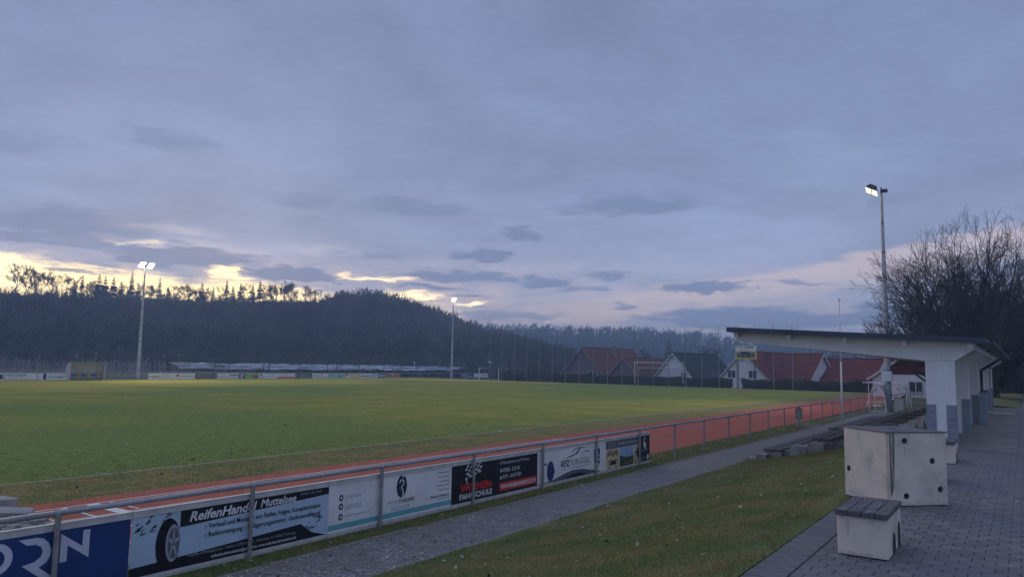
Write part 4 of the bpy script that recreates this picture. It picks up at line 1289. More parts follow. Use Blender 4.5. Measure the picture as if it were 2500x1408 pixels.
def mast(loc, h, heads, label, aim, extra=(), energy=2600.0, glow='lamp_glow', tilt=45, out_=.1):
    o = thing('floodlight_mast', label, 'floodlight', loc)
    r0, r1 = .26, .085
    m_ = MB()
    zz = [-.2, 1.2, 3.0, 5.2, 7.4, 9.6, 11.8, 14.0, h]
    for a, b in zip(zz, zz[1:]):
        m_.tube((0, 0, a), (0, 0, b), r0 + (r1 - r0) * max(a, 0) / h, r0 + (r1 - r0) * b / h, 14, False)
    m_.build('shaft', 'mast_steel', o, local=True)
    for z in zz[1:-1]:
        r = r0 + (r1 - r0) * z / h + .012
        MB().tube((0, 0, z - .04), (0, 0, z + .04), r, r, 14).build('collar', 'pipe_grey', o, local=True)
    a = Vector((math.sin(R(aim)), math.cos(R(aim)), 0))
    s = Vector((a.y, -a.x, 0))
    wdt = .62 * (len(heads) - 1)
    MB().tube(Vector((0, 0, h - .05)) - s * (wdt + .3), Vector((0, 0, h - .05)) + s * (wdt + .3), .05, .05, 8).build('cross_arm', 'pipe_grey', o, local=True)
    for k in heads:
        c = Vector((0, 0, h + .12)) + s * k + a * out_
        f = (a * math.cos(R(tilt)) + Vector((0, 0, -math.sin(R(tilt))))).normalized()      # beam direction, flattish lens lamp
        up = s.cross(f).normalized()
        if up.z < 0:
            up = -up

        def P(i, j, d):
            return c + s * i + up * j + f * d
        hw, hh = .42, .46
        body = MB()
        body.add([P(-hw, -hh, .25), P(hw, -hh, .25), P(hw, hh, .25), P(-hw, hh, .25), P(-hw * .55, -hh * .5, -.15), P(hw * .55, -hh * .5, -.15), P(hw * .55, hh * .6, -.15), P(-hw * .55, hh * .6, -.15)],
                 [(4, 5, 6, 7), (0, 1, 5, 4), (1, 2, 6, 5), (2, 3, 7, 6), (3, 0, 4, 7)])
        hd = body.build('lamp_head', 'gutter_metal', o, local=True)
        for q in (-1, 1):
            l = MB()
            j0, j1 = (.04, hh - .03) if q > 0 else (-hh + .03, -.04)
            l.add([P(-hw + .04, j0, .245), P(hw - .04, j0, .245), P(hw - .04, j1, .245), P(-hw + .04, j1, .245)], [(0, 1, 2, 3)])
            l.build('lens', glow, hd, local=True)
        ld = bpy.data.lights.new('flood', 'SPOT')
        ld.energy = energy
        ld.spot_size = R(120)
        ld.spot_blend = .6
        ld.color = (1.0, .90, .74)
        ld.shadow_soft_size = .4
        lo = bpy.data.objects.new('lamp_light', ld)
        COL.objects.link(lo)
        lo.parent = o
        lo.location = c + f * .4
        lo.rotation_euler = (-(a * math.cos(R(28)) + Vector((0, 0, -math.sin(R(28)))))).to_track_quat('Z', 'Y').to_euler()
    for (i, dd, z) in extra:
        c = Vector((0, 0, z)) + s * i - a * dd
        m2 = MB()
        m2.box(c.x - .20, c.x + .20, c.y - .16, c.y + .16, c.z - .11, c.z + .11)
        m2.build('ballast_box', 'gutter_metal', o, local=True)
    return o


mast((-99.5, 54.4, 0), 15.7, (-.62, .62), 'tall floodlight mast with two lit lamp heads before the orchard', 88, glow='lamp_glow_far')
mast((-97.2, 119.0, 0), 16.2, (0,), 'distant floodlight mast with one lit lamp at the far corner', 120, glow='lamp_glow_far')
rm = mast((-8.3, 61.0, 0), 16.6, (-.5, .5), 'near floodlight mast with white switch box, rising above the stand roof', -97, extra=((0.0, .22, 16.50),), energy=1500.0, tilt=62, out_=.55)
MB().bevel_box(-.36, .36, -.52, -.28, 2.2, 2.92, .02).build('switch_box', 'white_paint', rm, local=True)
MB().box(-.09, .09, -.30, -.25, 1.62, 1.78).build('notice', 'ink_white', rm, local=True)
pc = thing('meter_cabinet', 'low grey concrete meter cabinet at the foot of the near mast', 'cabinet', (-7.55, 60.6, 0))
MB().bevel_box(-.32, .32, -.25, .25, 0, .98, .02).build('body', 'concrete', pc, local=True)
MB().box(-.36, .36, -.29, .29, .98, 1.03).build('lid', 'concrete_old', pc, local=True)
MB().tube((.2, 0, 1.05), (.42, 0, 1.2), .08, .08, 8).build('cap', 'sheet_black', pc, local=True)

fl = thing('flagpole', 'slim white flagpole standing on the lower path before the stand', 'flagpole', (-8.72, 46.3, 0))
MB().tube((0, 0, 0), (0, 0, 3.4), .052, .048, 10).tube((0, 0, 3.4), (0, 0, 6.95), .042, .03, 10).build('pole', 'white_paint', fl, local=True, smooth=True)
MB().tube((0, 0, 6.95), (0, 0, 7.1), .055, .055, 10).build('cap', 'white_paint', fl, local=True)

# near railing beyond the shelter
nr = thing('railing', 'tube railing continuing past the near floodlight mast', 'railing', (-8.2, 64, 0))
for k in range(8):
    y = 63.5 + 2.2 * k
    MB().tube((-8.45 + .033 * (y - 63.5), y, -.1), (-8.45 + .033 * (y - 63.5), y, 1.1), .03, .03, 6).build('post', 'galv_post', nr)
MB().tube((-8.45, 63.5, 1.1), (-7.94, 78.9, 1.1), .035, .035, 8).build('top_rail', 'galv', nr)
bl = thing('low_bench', 'white slatted bench beyond the railing near the column', 'bench', (-9.6, 75, 0))
for k in range(3):
    MB().box(-.5 + .17 * k, -.36 + .17 * k, -3, 3, .42, .46).build('slat', 'white_paint', bl, local=True)
for y in (-2.4, 0, 2.4):
    MB().box(-.45, .0, y - .05, y + .05, 0, .42).build('leg', 'galv_post', bl, local=True)

# ------------------------------------------------------------------ ball-stop net fence behind the goal
NFY = 110.0
nf_ = thing('net_fence', 'tall ball-stop net on slim grey posts behind the goal', 'fence', (-54, NFY, 0))
npm = MB().tube((0, 0, -.2), (0, 0, 4.8), .058, .058, 8).tube((0, 0, 4.8), (0, 0, 9.3), .045, .042, 8).mesh('post', 'galv_post')
NX = [-80.8 + 2.683 * k for k in range(21)]
for x in NX:
    link('post', npm, nf_, (x + 54, 0, 0))
P0, P1 = [], []
for z in np.arange(.3, 9.31, .30):
    P0.append((-80.8, NFY + .05, z))
    P1.append((-27.14, NFY + .05, z))
for x in np.arange(-80.8, -27.1, .45):
    P0.append((x, NFY + .05, .2))
    P1.append((x, NFY + .05, 9.3))
V, F = tubes_np(np.array(P0), np.array(P1), np.full(len(P0), .005), np.full(len(P0), .005), 3)
tag(link('net', np_mesh('net', V - np.array([-54, NFY, 0]), F, 'net_wire'), nf_), kind='stuff')
for x in (-80.6, -76.3):
    o = thing('marker_post', 'white post at the %s of the net fence corner' % ('outer edge' if x < -79 else 'inner side'), 'post', (x, 106.5, 0))
    MB().tube((0, 0, 0), (0, 0, 2.2), .06, .06, 8).build('tube', 'white_paint', o, local=True)
    MB().tube((0, 0, 2.2), (0, 0, 2.24), .075, .075, 8).build('cap', 'white_paint', o, local=True)
lk = thing('wall_lamp', 'small white box fixed on the corner post of the net fence', 'box', (-80.7, NFY - .2, 3.35))
MB().box(-.2, .2, -.15, .1, -.12, .12).build('housing', 'white_paint', lk, local=True)
MB().box(-.03, .03, .1, .2, -.05, .05).build('clamp', 'galv_post', lk, local=True)

# ------------------------------------------------------------------ goal
gl_ = thing('goal', 'white football goal with dark net in front of the hedge', 'goal', (-47, 108.6, 0))
x0, x1, zt, zb = -51.0, -42.95, 3.63, .42
for x in (x0, x1):
    MB().tube((x, 108.4, zb), (x, 108.4, zt), .075, .075, 8).build('goal_post', 'goal_paint', gl_)
    MB().tube((x, 108.4, 0), (x, 108.4, zb), .06, .06, 8).build('foot', 'dark_post', gl_)
    MB().tube((x, 108.4, zt), (x, 109.6, zt - .55), .03, .03, 6).tube((x, 109.6, zt - .55), (x, 109.9, .02), .03, .03, 6).build('stay', 'goal_paint', gl_)
MB().tube((x0 - .06, 108.4, zt), (x1 + .06, 108.4, zt), .075, .075, 8).build('crossbar', 'goal_paint', gl_)
MB().tube((x0, 109.6, zt - .85), (x1, 109.6, zt - .85), .05, .05, 8).build('back_bar', 'goal_paint', gl_)
P0, P1 = [], []
for x in np.arange(x0, x1 + .01, .16):
    P0.append((x, 109.6, zt - .85))
    P1.append((x + .04 * math.sin(x * 3), 109.8, .3))
for z in np.arange(.35, zt - .85, .16):
    P0.append((x0, 109.7, z))
    P1.append((x1, 109.7, z))
V, F = tubes_np(np.array(P0), np.array(P1), np.full(len(P0), .012), np.full(len(P0), .012), 3)
tag(link('net', np_mesh('net', V - np.array([-47, 108.6, 0]), F, 'net_wire'), gl_), kind='stuff')

# ------------------------------------------------------------------ scoreboard
sb = thing('scoreboard', 'yellow and black electronic scoreboard on two posts before the red roofs', 'scoreboard', (-32.5, 106, 0))
for x in (-33.72, -31.35):
    MB().box(x - .06, x + .06, 105.97, 106.09, -.1, 4.3).build('post', 'dark_post', sb)
MB().box(-34.03, -31.08, 105.94, 106.1, 4.30, 5.42).build('case', 'ink_yellow', sb)
MB().box(-34.03, -31.08, 105.95, 106.08, 5.425, 6.18).build('top_panel', 'ink_white', sb)
MB().box(-33.85, -31.28, 105.915, 105.945, 4.54, 5.36).build('display', 'ink_black', sb)
lettering(sb, 'AUTO', 105.945, -33.92, 5.86, .98, .24, 'ink_red', 'y', bold=.04)
lettering(sb, 'FABRIK', 105.945, -32.75, 5.86, 1.45, .24, 'ink_black', 'y', bold=.04)
lettering(sb, 'Bodensee', 105.945, -33.4, 5.52, 1.4, .26, 'ink_dark_grey', 'y', shear=.4)
lettering(sb, 'EGA', 105.91, -33.78, 5.13, .52, .17, 'ink_white', 'y', bold=.04)
lettering(sb, 'GAST', 105.91, -32.05, 5.13, .66, .17, 'ink_white', 'y', bold=.04)
for a, b in ((-33.75, -33.15), (-32.95, -32.2), (-32.0, -31.4)):
    MB().box(a, b, 105.905, 105.914, 4.62, 5.04).build('digit_window', 'ink_dark_grey', sb)
lettering(sb, 'STADION SPORT', 105.935, -33.8, 4.36, 2.5, .10, 'ink_brown', 'y')

# ------------------------------------------------------------------ houses
def house(loc, th, L, W, z0, ze, zr, wall, roof, label, over=.5, fascia='window_white', gable_win=(), side_win=(), far_gable=None, upper=None, boards=False, chimney=None, extra_pipes=()):
    """Ridge along local +y starting at the front gable (y = 0); TH: degrees clockwise from world +Y."""
    o = thing('house', label, 'house', loc, -R(th))
    hw = W / 2
    MB().prism([(-hw, z0), (hw, z0), (hw, ze), (0, zr - .12), (-hw, ze)], 0, L, 'y').build('wall', wall, o, local=True)
    sl = (zr - ze) / hw
    for s in (-1, 1):
        xo = s * (hw + over)
        zo = ze - sl * over
        r = MB()
        t = .22
        nx_, nz_ = s * sl / math.hypot(1, sl), 1 / math.hypot(1, sl)
        pts_ = [(0, zr), (xo, zo), (xo + nx_ * 0, zo - t), (0, zr - t)]
        r.prism(pts_ if s > 0 else pts_[::-1], -over, L + over, 'y')
        r.build('roof_slope', roof, o, local=True)
        MB().prism([(0, zr - .03), (xo, zo - .03), (xo, zo - .30), (0, zr - .33)], -over - .05, -over - .002, 'y').build('barge_board', fascia, o, local=True)
        MB().tube((xo + s * .06, -over, zo - .1), (xo + s * .06, L + over, zo - .1), .07, .07, 6).build('gutter', fascia, o, local=True)
    MB().tube((0, -over, zr + .02), (0, L + over, zr + .02), .10, .10, 6).build('ridge_tiles', roof, o, local=True)
    if boards:
        z = ze - 2.0
        while z < zr - .6:
            hx = hw - .02 if z < ze else hw * (zr - .12 - z) / (zr - .12 - ze) - .05
            MB().box(-hx, hx, -.03, -.004, z, z + .27).build('board', wall, o, local=True)
            z += .30
    if upper:
        zs, mm = upper
        hx = hw * (zr - .12 - zs) / (zr - .12 - ze) if zs > ze else hw
        MB().prism([(-hx + .02, zs), (hx - .02, zs), (0, zr - .2)], -.05, -.004, 'y').build('gable_cladding', mm, o, local=True)
    for (x, z, ww, hh) in gable_win:
        f = MB().box(x - ww / 2, x + ww / 2, -.09, -.036, z, z + hh).build('window', 'window_white', o, local=True)
        MB().box(x - ww / 2 + .12, x - .05, -.10, -.092, z + .1, z + hh - .1).build('pane', 'window_glass', f, local=True)
        MB().box(x + .05, x + ww / 2 - .12, -.10, -.092, z + .1, z + hh - .1).build('pane', 'window_glass', f, local=True)
        MB().box(x - ww / 2 - .08, x + ww / 2 + .08, -.14, -.037, z - .08, z - .002).build('sill', 'window_white', f, local=True)
    for (y, z, s) in side_win:          # roof windows: y along the ridge, z height, side
        x = s * hw * (zr - z) / (zr - ze)
        up = .9
        x2 = s * hw * (zr - z - up * .72) / (zr - ze)
        e = .10
        MB().add([(x + s * e, y, z + e), (x + s * e, y + .8, z + e), (x2 + s * e, y + .8, z + up * .72 + e), (x2 + s * e, y, z + up * .72 + e)], [(0, 1, 2, 3)]).build('roof_window', 'film', o, local=True)
    if chimney:
        y, x, zt_, r = chimney
        c = MB().box(x - r, x + r, y - r, y + r, zr - 2.5, zt_).build('chimney', 'chimney_sheet', o, local=True)
        MB().box(x - r - .15, x + r + .15, y - r - .15, y + r + .15, zt_ + .15, zt_ + .22).box(x - .05, x + .05, y - .05, y + .05, zt_ - .05, zt_ + .16).build('chimney_cap', 'window_white', c, local=True)
    for (x, y, ztop) in extra_pipes:
        MB().tube((x, y, ztop - 1.2), (x, y, ztop), .10, .10, 8).build('vent_pipe', 'window_white', o, local=True)
    return o


house((-78.0, 140, 0), 8, 19, 11.4, -1.2, 1.2, 6.95, 'plaster_plum', 'tile_brown', 'large plum plastered house with brown-red tiled roof and chimney behind the net fence', fascia='timber', gable_win=((2.6, .4, 2.2, 1.5),), chimney=(9.5, 1.3, 7.6, .42))
house((-65.6, 134.5, 0), 10, 13, 8.0, -1.2, .9, 4.75, 'plaster_plum', 'tile_brown', 'low plum plastered annex with red tiled roof behind the goal', fascia='timber')
house((-54.9, 134, 0), 8, 17, 9.4, -1.2, .6, 5.75, 'plaster_white', 'tile_dark', 'white gabled house with dark slate roof and two skylights', gable_win=((2.2, .2, 1.3, 1.9),), side_win=((8, 1.4, 1), (10.2, 1.4, 1)))
house((-38.6, 124, 0), 8, 17, 9.3, -1.2, .9, 5.95, 'board_white', 'tile_red', 'white boarded gable with red tiled roof directly behind the scoreboard', gable_win=((-2.0, 1.35, 1.5, 1.35), (1.7, 1.35, 1.5, 1.35), (-.1, 4.2, .8, .5)), boards=True)
house((-26.3, 124.5, 0), -58, 14, 7.2, -1.2, .2, 5.55, 'plaster_white', 'tile_red', 'steep red tiled roof with narrow white gable between scoreboard and flagpole', gable_win=((.1, .3, 1.5, 1.6),))
house((-17.2, 122, 0), -60, 13, 7.6, -1.2, .4, 4.75, 'plaster_white', 'tile_red', 'red tiled roof with smoking flue beside the flagpole', gable_win=((-.3, 1.0, 1.2, 1.2),), extra_pipes=((2.2, 5.5, 3.6),))
house((-9.2, 96, 0), 2, 12, 11.0, -1.2, 2.45, 6.3, 'plaster_white', 'tile_red', 'white house with dark red boarded gable, half hidden by the stand column', gable_win=((-1.0, .55, 1.5, 1.3), (.6, 3.9, .9, 1.1)), upper=(2.6, 'board_red'))
house((-19, 150, 0), -70, 16, 9, -1.2, .6, 5.2, 'plaster_white', 'tile_brown', 'red roofed house behind, seen under the stand roof', over=.4)

# smoke from the flue
smk = bpy.data.materials.new('smoke')
smk.use_nodes = True
t = NT(smk.node_tree)
smk.node_tree.nodes.clear()
pv = t.n('ShaderNodeVolumePrincipled')
pv.inputs['Color'].default_value = (.9, .9, .92, 1)
co = t.n('ShaderNodeTexCoord').outputs['Object']
t.put(pv.inputs['Density'], t.m('MULTIPLY', t.mr(t.noise(co, 2.2, 4.0), .42, .66), 0.9))
om = t.n('ShaderNodeOutputMaterial')
t.put(om.inputs['Volume'], pv.outputs[0])
MATS['smoke'] = smk
FLUE = Vector((-19.0, 126.5, 3.6))
mb = MB()
ctr = [(0, 0, 0, .12), (-.25, .1, .5, .22), (-.8, .2, 1.0, .32), (-1.5, .3, 1.45, .42), (-2.3, .4, 1.85, .50), (-3.0, .5, 2.3, .55), (-3.4, .5, 2.8, .35)]
nn = 10
rings = []
for (x, y, z, r) in ctr:
    rings.append([(x + r * math.cos(6.283 * i / nn) * .8, y + r * math.sin(6.283 * i / nn), z + r * .6 * math.cos(6.283 * i / nn)) for i in range(nn)])
V = [p for r in rings for p in r]
F = [(j * nn + i, j * nn + (i + 1) % nn, (j + 1) * nn + (i + 1) % nn, (j + 1) * nn + i) for j in range(len(rings) - 1) for i in range(nn)]
F += [tuple(range(nn - 1, -1, -1)), tuple((len(rings) - 1) * nn + i for i in range(nn))]
mb.add(V, F)
SMOKE_MESH = mb

# ------------------------------------------------------------------ hedge along the net fence
hg = thing('hedge', 'long dark clipped hedge running behind the net fence', 'hedge', (-42, 113, 0))
MB().box(-67.5, -37.2, 112.4, 113.6, -.9, 1.0).build('core', 'hedge_leaf', hg)
leafy('foliage', -67.8, -36.9, 112.1, 113.9, -.5, 1.38, 24000, .11, 'hedge_leaf', 51, hg, rough=.14)
hg2 = thing('hedge', 'taller dark hedge between the scoreboard and the near shelter', 'hedge', (-24, 113, 0))
MB().box(-35.0, -12, 112.4, 113.6, -.9, 0.95).build('core', 'hedge_leaf', hg2)
leafy('foliage', -35.3, -11.7, 112.0, 114.0, -.5, 1.36, 21000, .11, 'hedge_leaf', 52, hg2, rough=.25)
hg3 = thing('bush', 'brownish scrub before the pale crop covers at the fence corner', 'bush', (-74, 114, 0))
leafy('foliage', -81, -67.9, 112.6, 115.0, -.5, 1.55, 7000, .12, 'hedge_leaf', 53, hg3, rough=.5)

smo = mb.build('chimney_smoke', 'smoke')
smo.location = FLUE
tag(smo, 'pale wisp of smoke drifting from the flue on the red roof', 'smoke', kind='stuff')

# ------------------------------------------------------------------ orchard and crop covers beyond the far railing
rs = np.random.default_rng(77)
P0, P1, R0, R1 = [], [], [], []
for rowx in (-103.5, -106.5, -109.5, -112.5, -116):
    for y in np.arange(26, 84 if rowx > -110 else 96, .55):
        x = rowx + rs.normal(0, .15)
        yy = y + rs.normal(0, .12)
        if rs.random() < (0.15 if y < 66 else .55):
            continue
        h = rs.uniform(1.9, 2.75) * (1.0 if y < 68 else .85)
        top_ = np.array([x + rs.normal(0, .1), yy + rs.normal(0, .12), h])
        P0.append((x, yy, -.2)), P1.append(top_), R0.append(.045), R1.append(.022)
        for _ in range(5):
            z = rs.uniform(.7, h * .95)
            a = rs.uniform(0, 6.28)
            l = rs.uniform(.25, .6)
            P0.append((x, yy, z)), P1.append((x + math.cos(a) * l, yy + math.sin(a) * l, z + l * rs.uniform(.3, 1.1))), R0.append(.022), R1.append(.012)
tag(link('orchard_saplings', np_mesh('orchard_saplings', *tubes_np(P0, P1, R0, R1, 3), 'sapling')), 'dense rows of pale leafless fruit saplings behind the far boards', 'orchard', kind='stuff')
opm = MB().tube((0, 0, -.2), (0, 0, 2.85), .05, .045, 6).mesh('post', 'orchard_post')
opc = MB().tube((0, 0, 2.85), (0, 0, 2.98), .085, .06, 6).mesh('post_cap', 'window_white')
for k, y in enumerate(np.arange(29, 66, 3.3)):
    o = thing('orchard_post', '%s pale capped post among the orchard saplings, counting from the picture edge' % ORD[k], 'post', (-105.0 - (k % 3) * 1.5, y, 0), group='capped orchard posts')
    o.scale = (1, 1, 1 + .10 * (k % 4 - 1))
    link('pole', opm, o)
    link('cap', opc, o)
dpm = MB().tube((0, 0, -.2), (0, 0, 2.6), .07, .06, 6).mesh('post', 'dark_post')
dps = MB().tube((0, .9, -.1), (0, 0, 1.9), .045, .045, 6).mesh('brace', 'film')
for k, y in enumerate((68, 72.5, 77, 80, 84.5, 87, 91, 95, 98.5, 101, 105, 110, 115)):
    o = thing('net_post', '%s dark leaning net post behind the far boards, counting from the rope gap' % ORD[k], 'post', (-103 - (k % 2) * 2.5, y, 0), group='posts carrying the rolled hail nets')
    o.rotation_euler = (random.uniform(-.12, .05), random.uniform(-.1, .1), 0)
    link('pole', dpm, o)
    link('brace', dps, o)


def film_strip(x, y0, y1, z, w_, seed, label):
    rs = np.random.default_rng(seed)
    n = int((y1 - y0) / 1.2)
    V, F = [], []
    ph = rs.uniform(0, 6, 3)
    for i in range(n + 1):
        y = y0 + (y1 - y0) * i / n
        sag = .05 * math.sin(y * 1.3 + ph[0]) + .06 * math.sin(y * .31 + ph[1]) + rs.normal(0, .03)
        for k in range(5):
            t = k / 4
            V.append((x + (t - .5) * w_, y, z + sag + .45 * math.sin(math.pi * t) - (.35 if k in (0,) else 0)))
    for i in range(n):
        for k in range(4):
            F.append((i * 5 + k, i * 5 + k + 1, (i + 1) * 5 + k + 1, (i + 1) * 5 + k))
    tag(link('crop_cover', np_mesh('crop_cover', V, F, 'film', True)), label, 'crop cover', 'white crop covers')


film_strip(-110, 66, 134, 1.30, 2.6, 1, 'nearest white film cover sagging along the orchard edge')
film_strip(-124, 74, 190, 1.62, 3.4, 2, 'middle white film cover behind the rolled nets')
film_strip(-136, 80, 240, 1.72, 4.0, 3, 'farthest white film cover at the foot of the hill')
sg = thing('road_sign', 'small give-way road sign on a post beyond the crop covers', 'sign', (-122, 135, 0))
MB().tube((0, 0, 0), (0, 0, 2.9), .04, .04, 6).build('pole', 'galv_post', sg, local=True)
MB().add([(.06, -.42, 3.2), (.06, .42, 3.2), (.06, 0, 2.5), (.03, -.42, 3.2), (.03, .42, 3.2), (.03, 0, 2.5)], [(0, 1, 2), (5, 4, 3), (0, 3, 4, 1), (1, 4, 5, 2), (2, 5, 3, 0)]).build('triangle_plate', 'window_white', sg, local=True)
MB().prism(ell(0, 2.05, .3, .3, 14), .03, .06, 'x').build('round_plate', 'window_white', sg, local=True)

# ------------------------------------------------------------------ spectator stand: steps and seat rows
st = thing('spectator_steps', 'stepped concrete terrace with weathered plank seats under the stand roof', 'stand', (-5, 24.6, 0))
YA, YB, YM = 24.6, 45.6, 34.2
MB().box(-6.98, -6.46, YA, YM - .02, -.05, .295).build('seat_base', 'concrete_old', st)
MB().box(-6.98, -6.46, YM + .02, YB, -.05, .385).build('seat_base', 'concrete_old', st)
MB().box(-6.455, -5.50, YA + .25, YB, -.05, .33).build('tread', 'concrete_old', st)
MB().box(-5.495, -4.95, YA, YB, -.05, .735).build('seat_base', 'concrete_old', st)
MB().box(-4.945, -3.56, YA + .25, YB, -.05, .70).build('tread', 'concrete_old', st)
for x, z, ya, yb in ((-7.02, .30, YA - .06, YM - .04), (-6.72, .30, YA - .06, YM - .04), (-7.02, .39, YM + .03, YB), (-6.72, .39, YM + .03, YB),
                     (-5.54, .742, YA - .06, YM + .6), (-5.23, .742, YA - .06, YM + .6), (-5.54, .742, YM + .66, YB), (-5.23, .742, YM + .66, YB)):
    MB().bevel_box(x, x + .27, ya, yb, z + .0, z + .065, .008).build('seat_plank', 'seat_wood', st)
for k in range(2):
    x = -7.40 + .30 * k
    MB().bevel_box(x, x + .32, 23.95 + .02 * k, 24.5, -.05, .10 + .13 * k, .01).build('step', 'concrete_old', st)
MB().bevel_box(-6.05, -5.55, 24.0, 24.75, .2, .56, .01).build('step', 'concrete_old', st)
MB().bevel_box(-5.52, -5.05, 23.95, 24.55, .3, .70, .01).build('step', 'concrete_old', st)

def stain(parent, poly, axis, d):
    mb_ = MB()
    mb_.add([((p[0], d, p[1]) if axis == 'y' else (d, p[0], p[1])) for p in poly], [tuple(range(len(poly)))])
    return mb_.build('stain', 'grime', parent, local=True)


# benches: concrete block with four planks; row of them on the terrace edge
def bench_at(x, y, rz, label, group=None, proto=[None]):
    if proto[0] is None:
        o = thing('bench', label, 'bench', (x, y, PLZ), rz, group)
        body = MB()
        # block 0.45 wide (x), 0.92 long (y); two arched notches only painted dark on one long side
        body.bevel_box(-.225, .225, 0, .92, 0.014, .385, .012)
        body.build('block', 'concrete', o, local=True)
        MB().box(-.205, .205, .02, .90, 0.0, .0135).build('gap_shade', 'hole_dark', o, local=True)  # inset dark slab painting the shadow gap under the block
        stain(o, [(-.21, .016), (.21, .016), (.20, .05), (.12, .035), (.05, .06), (-.03, .03), (-.10, .055), (-.17, .03), (-.21, .06)], 'y', -.0015)
        stain(o, [(.05, .384), (.12, .384), (.115, .30), (.10, .22), (.085, .29), (.06, .33)], 'y', -.0015)
        stain(o, [(-.16, .384), (-.10, .384), (-.11, .26), (-.125, .18), (-.14, .25)], 'y', -.0015)
        for k, (y0, y1, hh) in enumerate(((.30, .50, .20), (.66, .86, .26))):  # flat dark arches, recess shade put into the colour
            mbn = MB()
            pr_ = [(y0, .004), (y1, .004)] + [((y0 + y1) / 2 + (y1 - y0) / 2 * math.cos(t), hh * .55 + hh * .45 * math.sin(t)) for t in np.linspace(0, math.pi, 7)]
            mbn.prism(pr_, .2265, .2275, 'x')
            mbn.build('notch_shade', 'hole_dark', o, local=True)
        for k in range(4):
            MB().bevel_box(-.238 + .120 * k, -.238 + .1135 + .120 * k, -.035, .94, .388, .440, .006).build('seat_plank', 'old_wood', o, local=True)
        proto[0] = o
        return o
    return copy_tree(proto[0], (x, y, PLZ), rz, label, group)


bench_at(-1.365, 8.03, 0, 'low concrete bench with four weathered planks, nearest the viewer')
bench_at(-1.40, 14.0, 0, 'concrete plank bench just behind the concrete cube')
bench_at(-1.42, 17.2, 0, 'concrete plank bench at the foot of the first stand column')
for k, y in enumerate((21.0, 23.1, 25.2, 27.4, 29.6, 31.8)):
    bench_at(-3.0, y, 0, '%s concrete plank bench in the row under the stand roof' % ('first', 'second', 'third', 'fourth', 'fifth', 'sixth')[k], 'bench row under the stand roof')

# ------------------------------------------------------------------ concrete cube with pipe holes
cb = thing('concrete_cube', 'pale concrete cube with round pipe holes and a dark sheet on top', 'block', (-1.57, 11.86, PLZ), R(46))
S = .47
import bmesh


def cube_body():
    bm = bmesh.new()
    bmesh.ops.create_cube(bm, size=1)
    for v in bm.verts:
        v.co.x *= 2 * S
        v.co.y *= 2 * S
        v.co.z = .016 + (v.co.z + .5) * .959
    bmesh.ops.bevel(bm, geom=[e for e in bm.edges if abs(e.verts[0].co.z - e.verts[1].co.z) > .1], offset=.03, segments=2, affect='EDGES')
    me = bpy.data.meshes.new('cube')
    bm.to_mesh(me)
    bm.free()
    return me


holes_y = [(.0 + .16, .845), (.30, .60), (-.33, .0)]
base_me = cube_body()
base_me.materials.append(MATS['concrete'])
base_me.materials.append(MATS['hole_dark'])
tmp = bpy.data.objects.new('tmp', base_me)
COL.objects.link(tmp)
cut = MB()
# local faces: the viewer sees local -x (its left) and local -y (its right)
right_holes = [(-.20, .87), (.22, .60), (.33, .22), (-.20, .14)]
left_holes = [(.35, .40)]
for u, z in right_holes:
    cut.tube((u, -S - .1, z), (u, -S + .22, z), .042, .042, 20)
for u, z in left_holes:
    cut.tube((-S - .1, u, z), (-S + .22, u, z), .042, .042, 20)
cm_ = cut.mesh('cutter', 'hole_dark')
cto = bpy.data.objects.new('cutter', cm_)
COL.objects.link(cto)
md = tmp.modifiers.new('holes', 'BOOLEAN')
md.operation = 'DIFFERENCE'
md.object = cto
md.solver = 'EXACT'
dg = bpy.context.evaluated_depsgraph_get()
body_me = bpy.data.meshes.new_from_object(tmp.evaluated_get(dg))
body_me.name = 'body'
bpy.data.objects.remove(tmp)
bpy.data.objects.remove(cto)
link('body', body_me, cb)
for (u, z), m_ in list(zip(right_holes, ['pipe_grey'] * 4)) + [(left_holes[0], 'pipe_red')]:
    ring = MB()
    n = 20
    for k, (rr_, d0) in enumerate(((.0415, -.012), (.037, -.012), (.037, .2), (.0415, .2))):
        pass
    V, F = [], []
    for rr_, d0 in ((.0412, .006), (.0365, .006), (.0365, .19)):
        for i in range(n):
            a = 6.283 * i / n
            if m_ == 'pipe_red':
                V.append((-S + d0, u + rr_ * math.cos(a), z + rr_ * math.sin(a)))
            else:
                V.append((u + rr_ * math.cos(a), -S + d0, z + rr_ * math.sin(a)))
    for j in range(2):
        F += [(j * n + i, j * n + (i + 1) % n, (j + 1) * n + (i + 1) % n, (j + 1) * n + i) for i in range(n)]
    MB().add(V, F).build('pipe_lining', m_, cb, local=True)
MB().bevel_box(-S - .012, S + .012, -S - .012, S + .012, .979, .992, .004).build('cover_sheet', 'sheet_black', cb, local=True)
MB().box(-.08, .04, -.02, .02, .9925, .998).build('grip', 'dark_post', cb, local=True)
MB().box(-S + .03, S - .03, -S + .03, S - .03, 0.0, .0155).build('gap_shade', 'hole_dark', cb, local=True)  # dark slab set back below the cube, standing in for its gap shadow
stain(cb, [(-.44, .018), (.43, .018), (.44, .07), (.36, .05), (.30, .11), (.22, .06), (.10, .05), (.02, .09), (-.12, .045), (-.25, .08), (-.34, .05), (-.44, .10)], 'y', -S - .0015)
stain(cb, [(-.43, .018), (.43, .018), (.42, .06), (.30, .10), (.2, .05), (.05, .08), (-.15, .05), (-.3, .09), (-.43, .06)], 'x', -S - .0015)
stain(cb, [(.40, .97), (.435, .97), (.435, .62), (.42, .45), (.41, .70)], 'y', -S - .0015)
stain(cb, [(.05, .97), (.16, .97), (.14, .86), (.10, .80), (.07, .88)], 'x', -S - .0015)
stain(cb, [(-.225, .83), (-.175, .83), (-.185, .74), (-.20, .66), (-.215, .75)], 'y', -S - .0015)
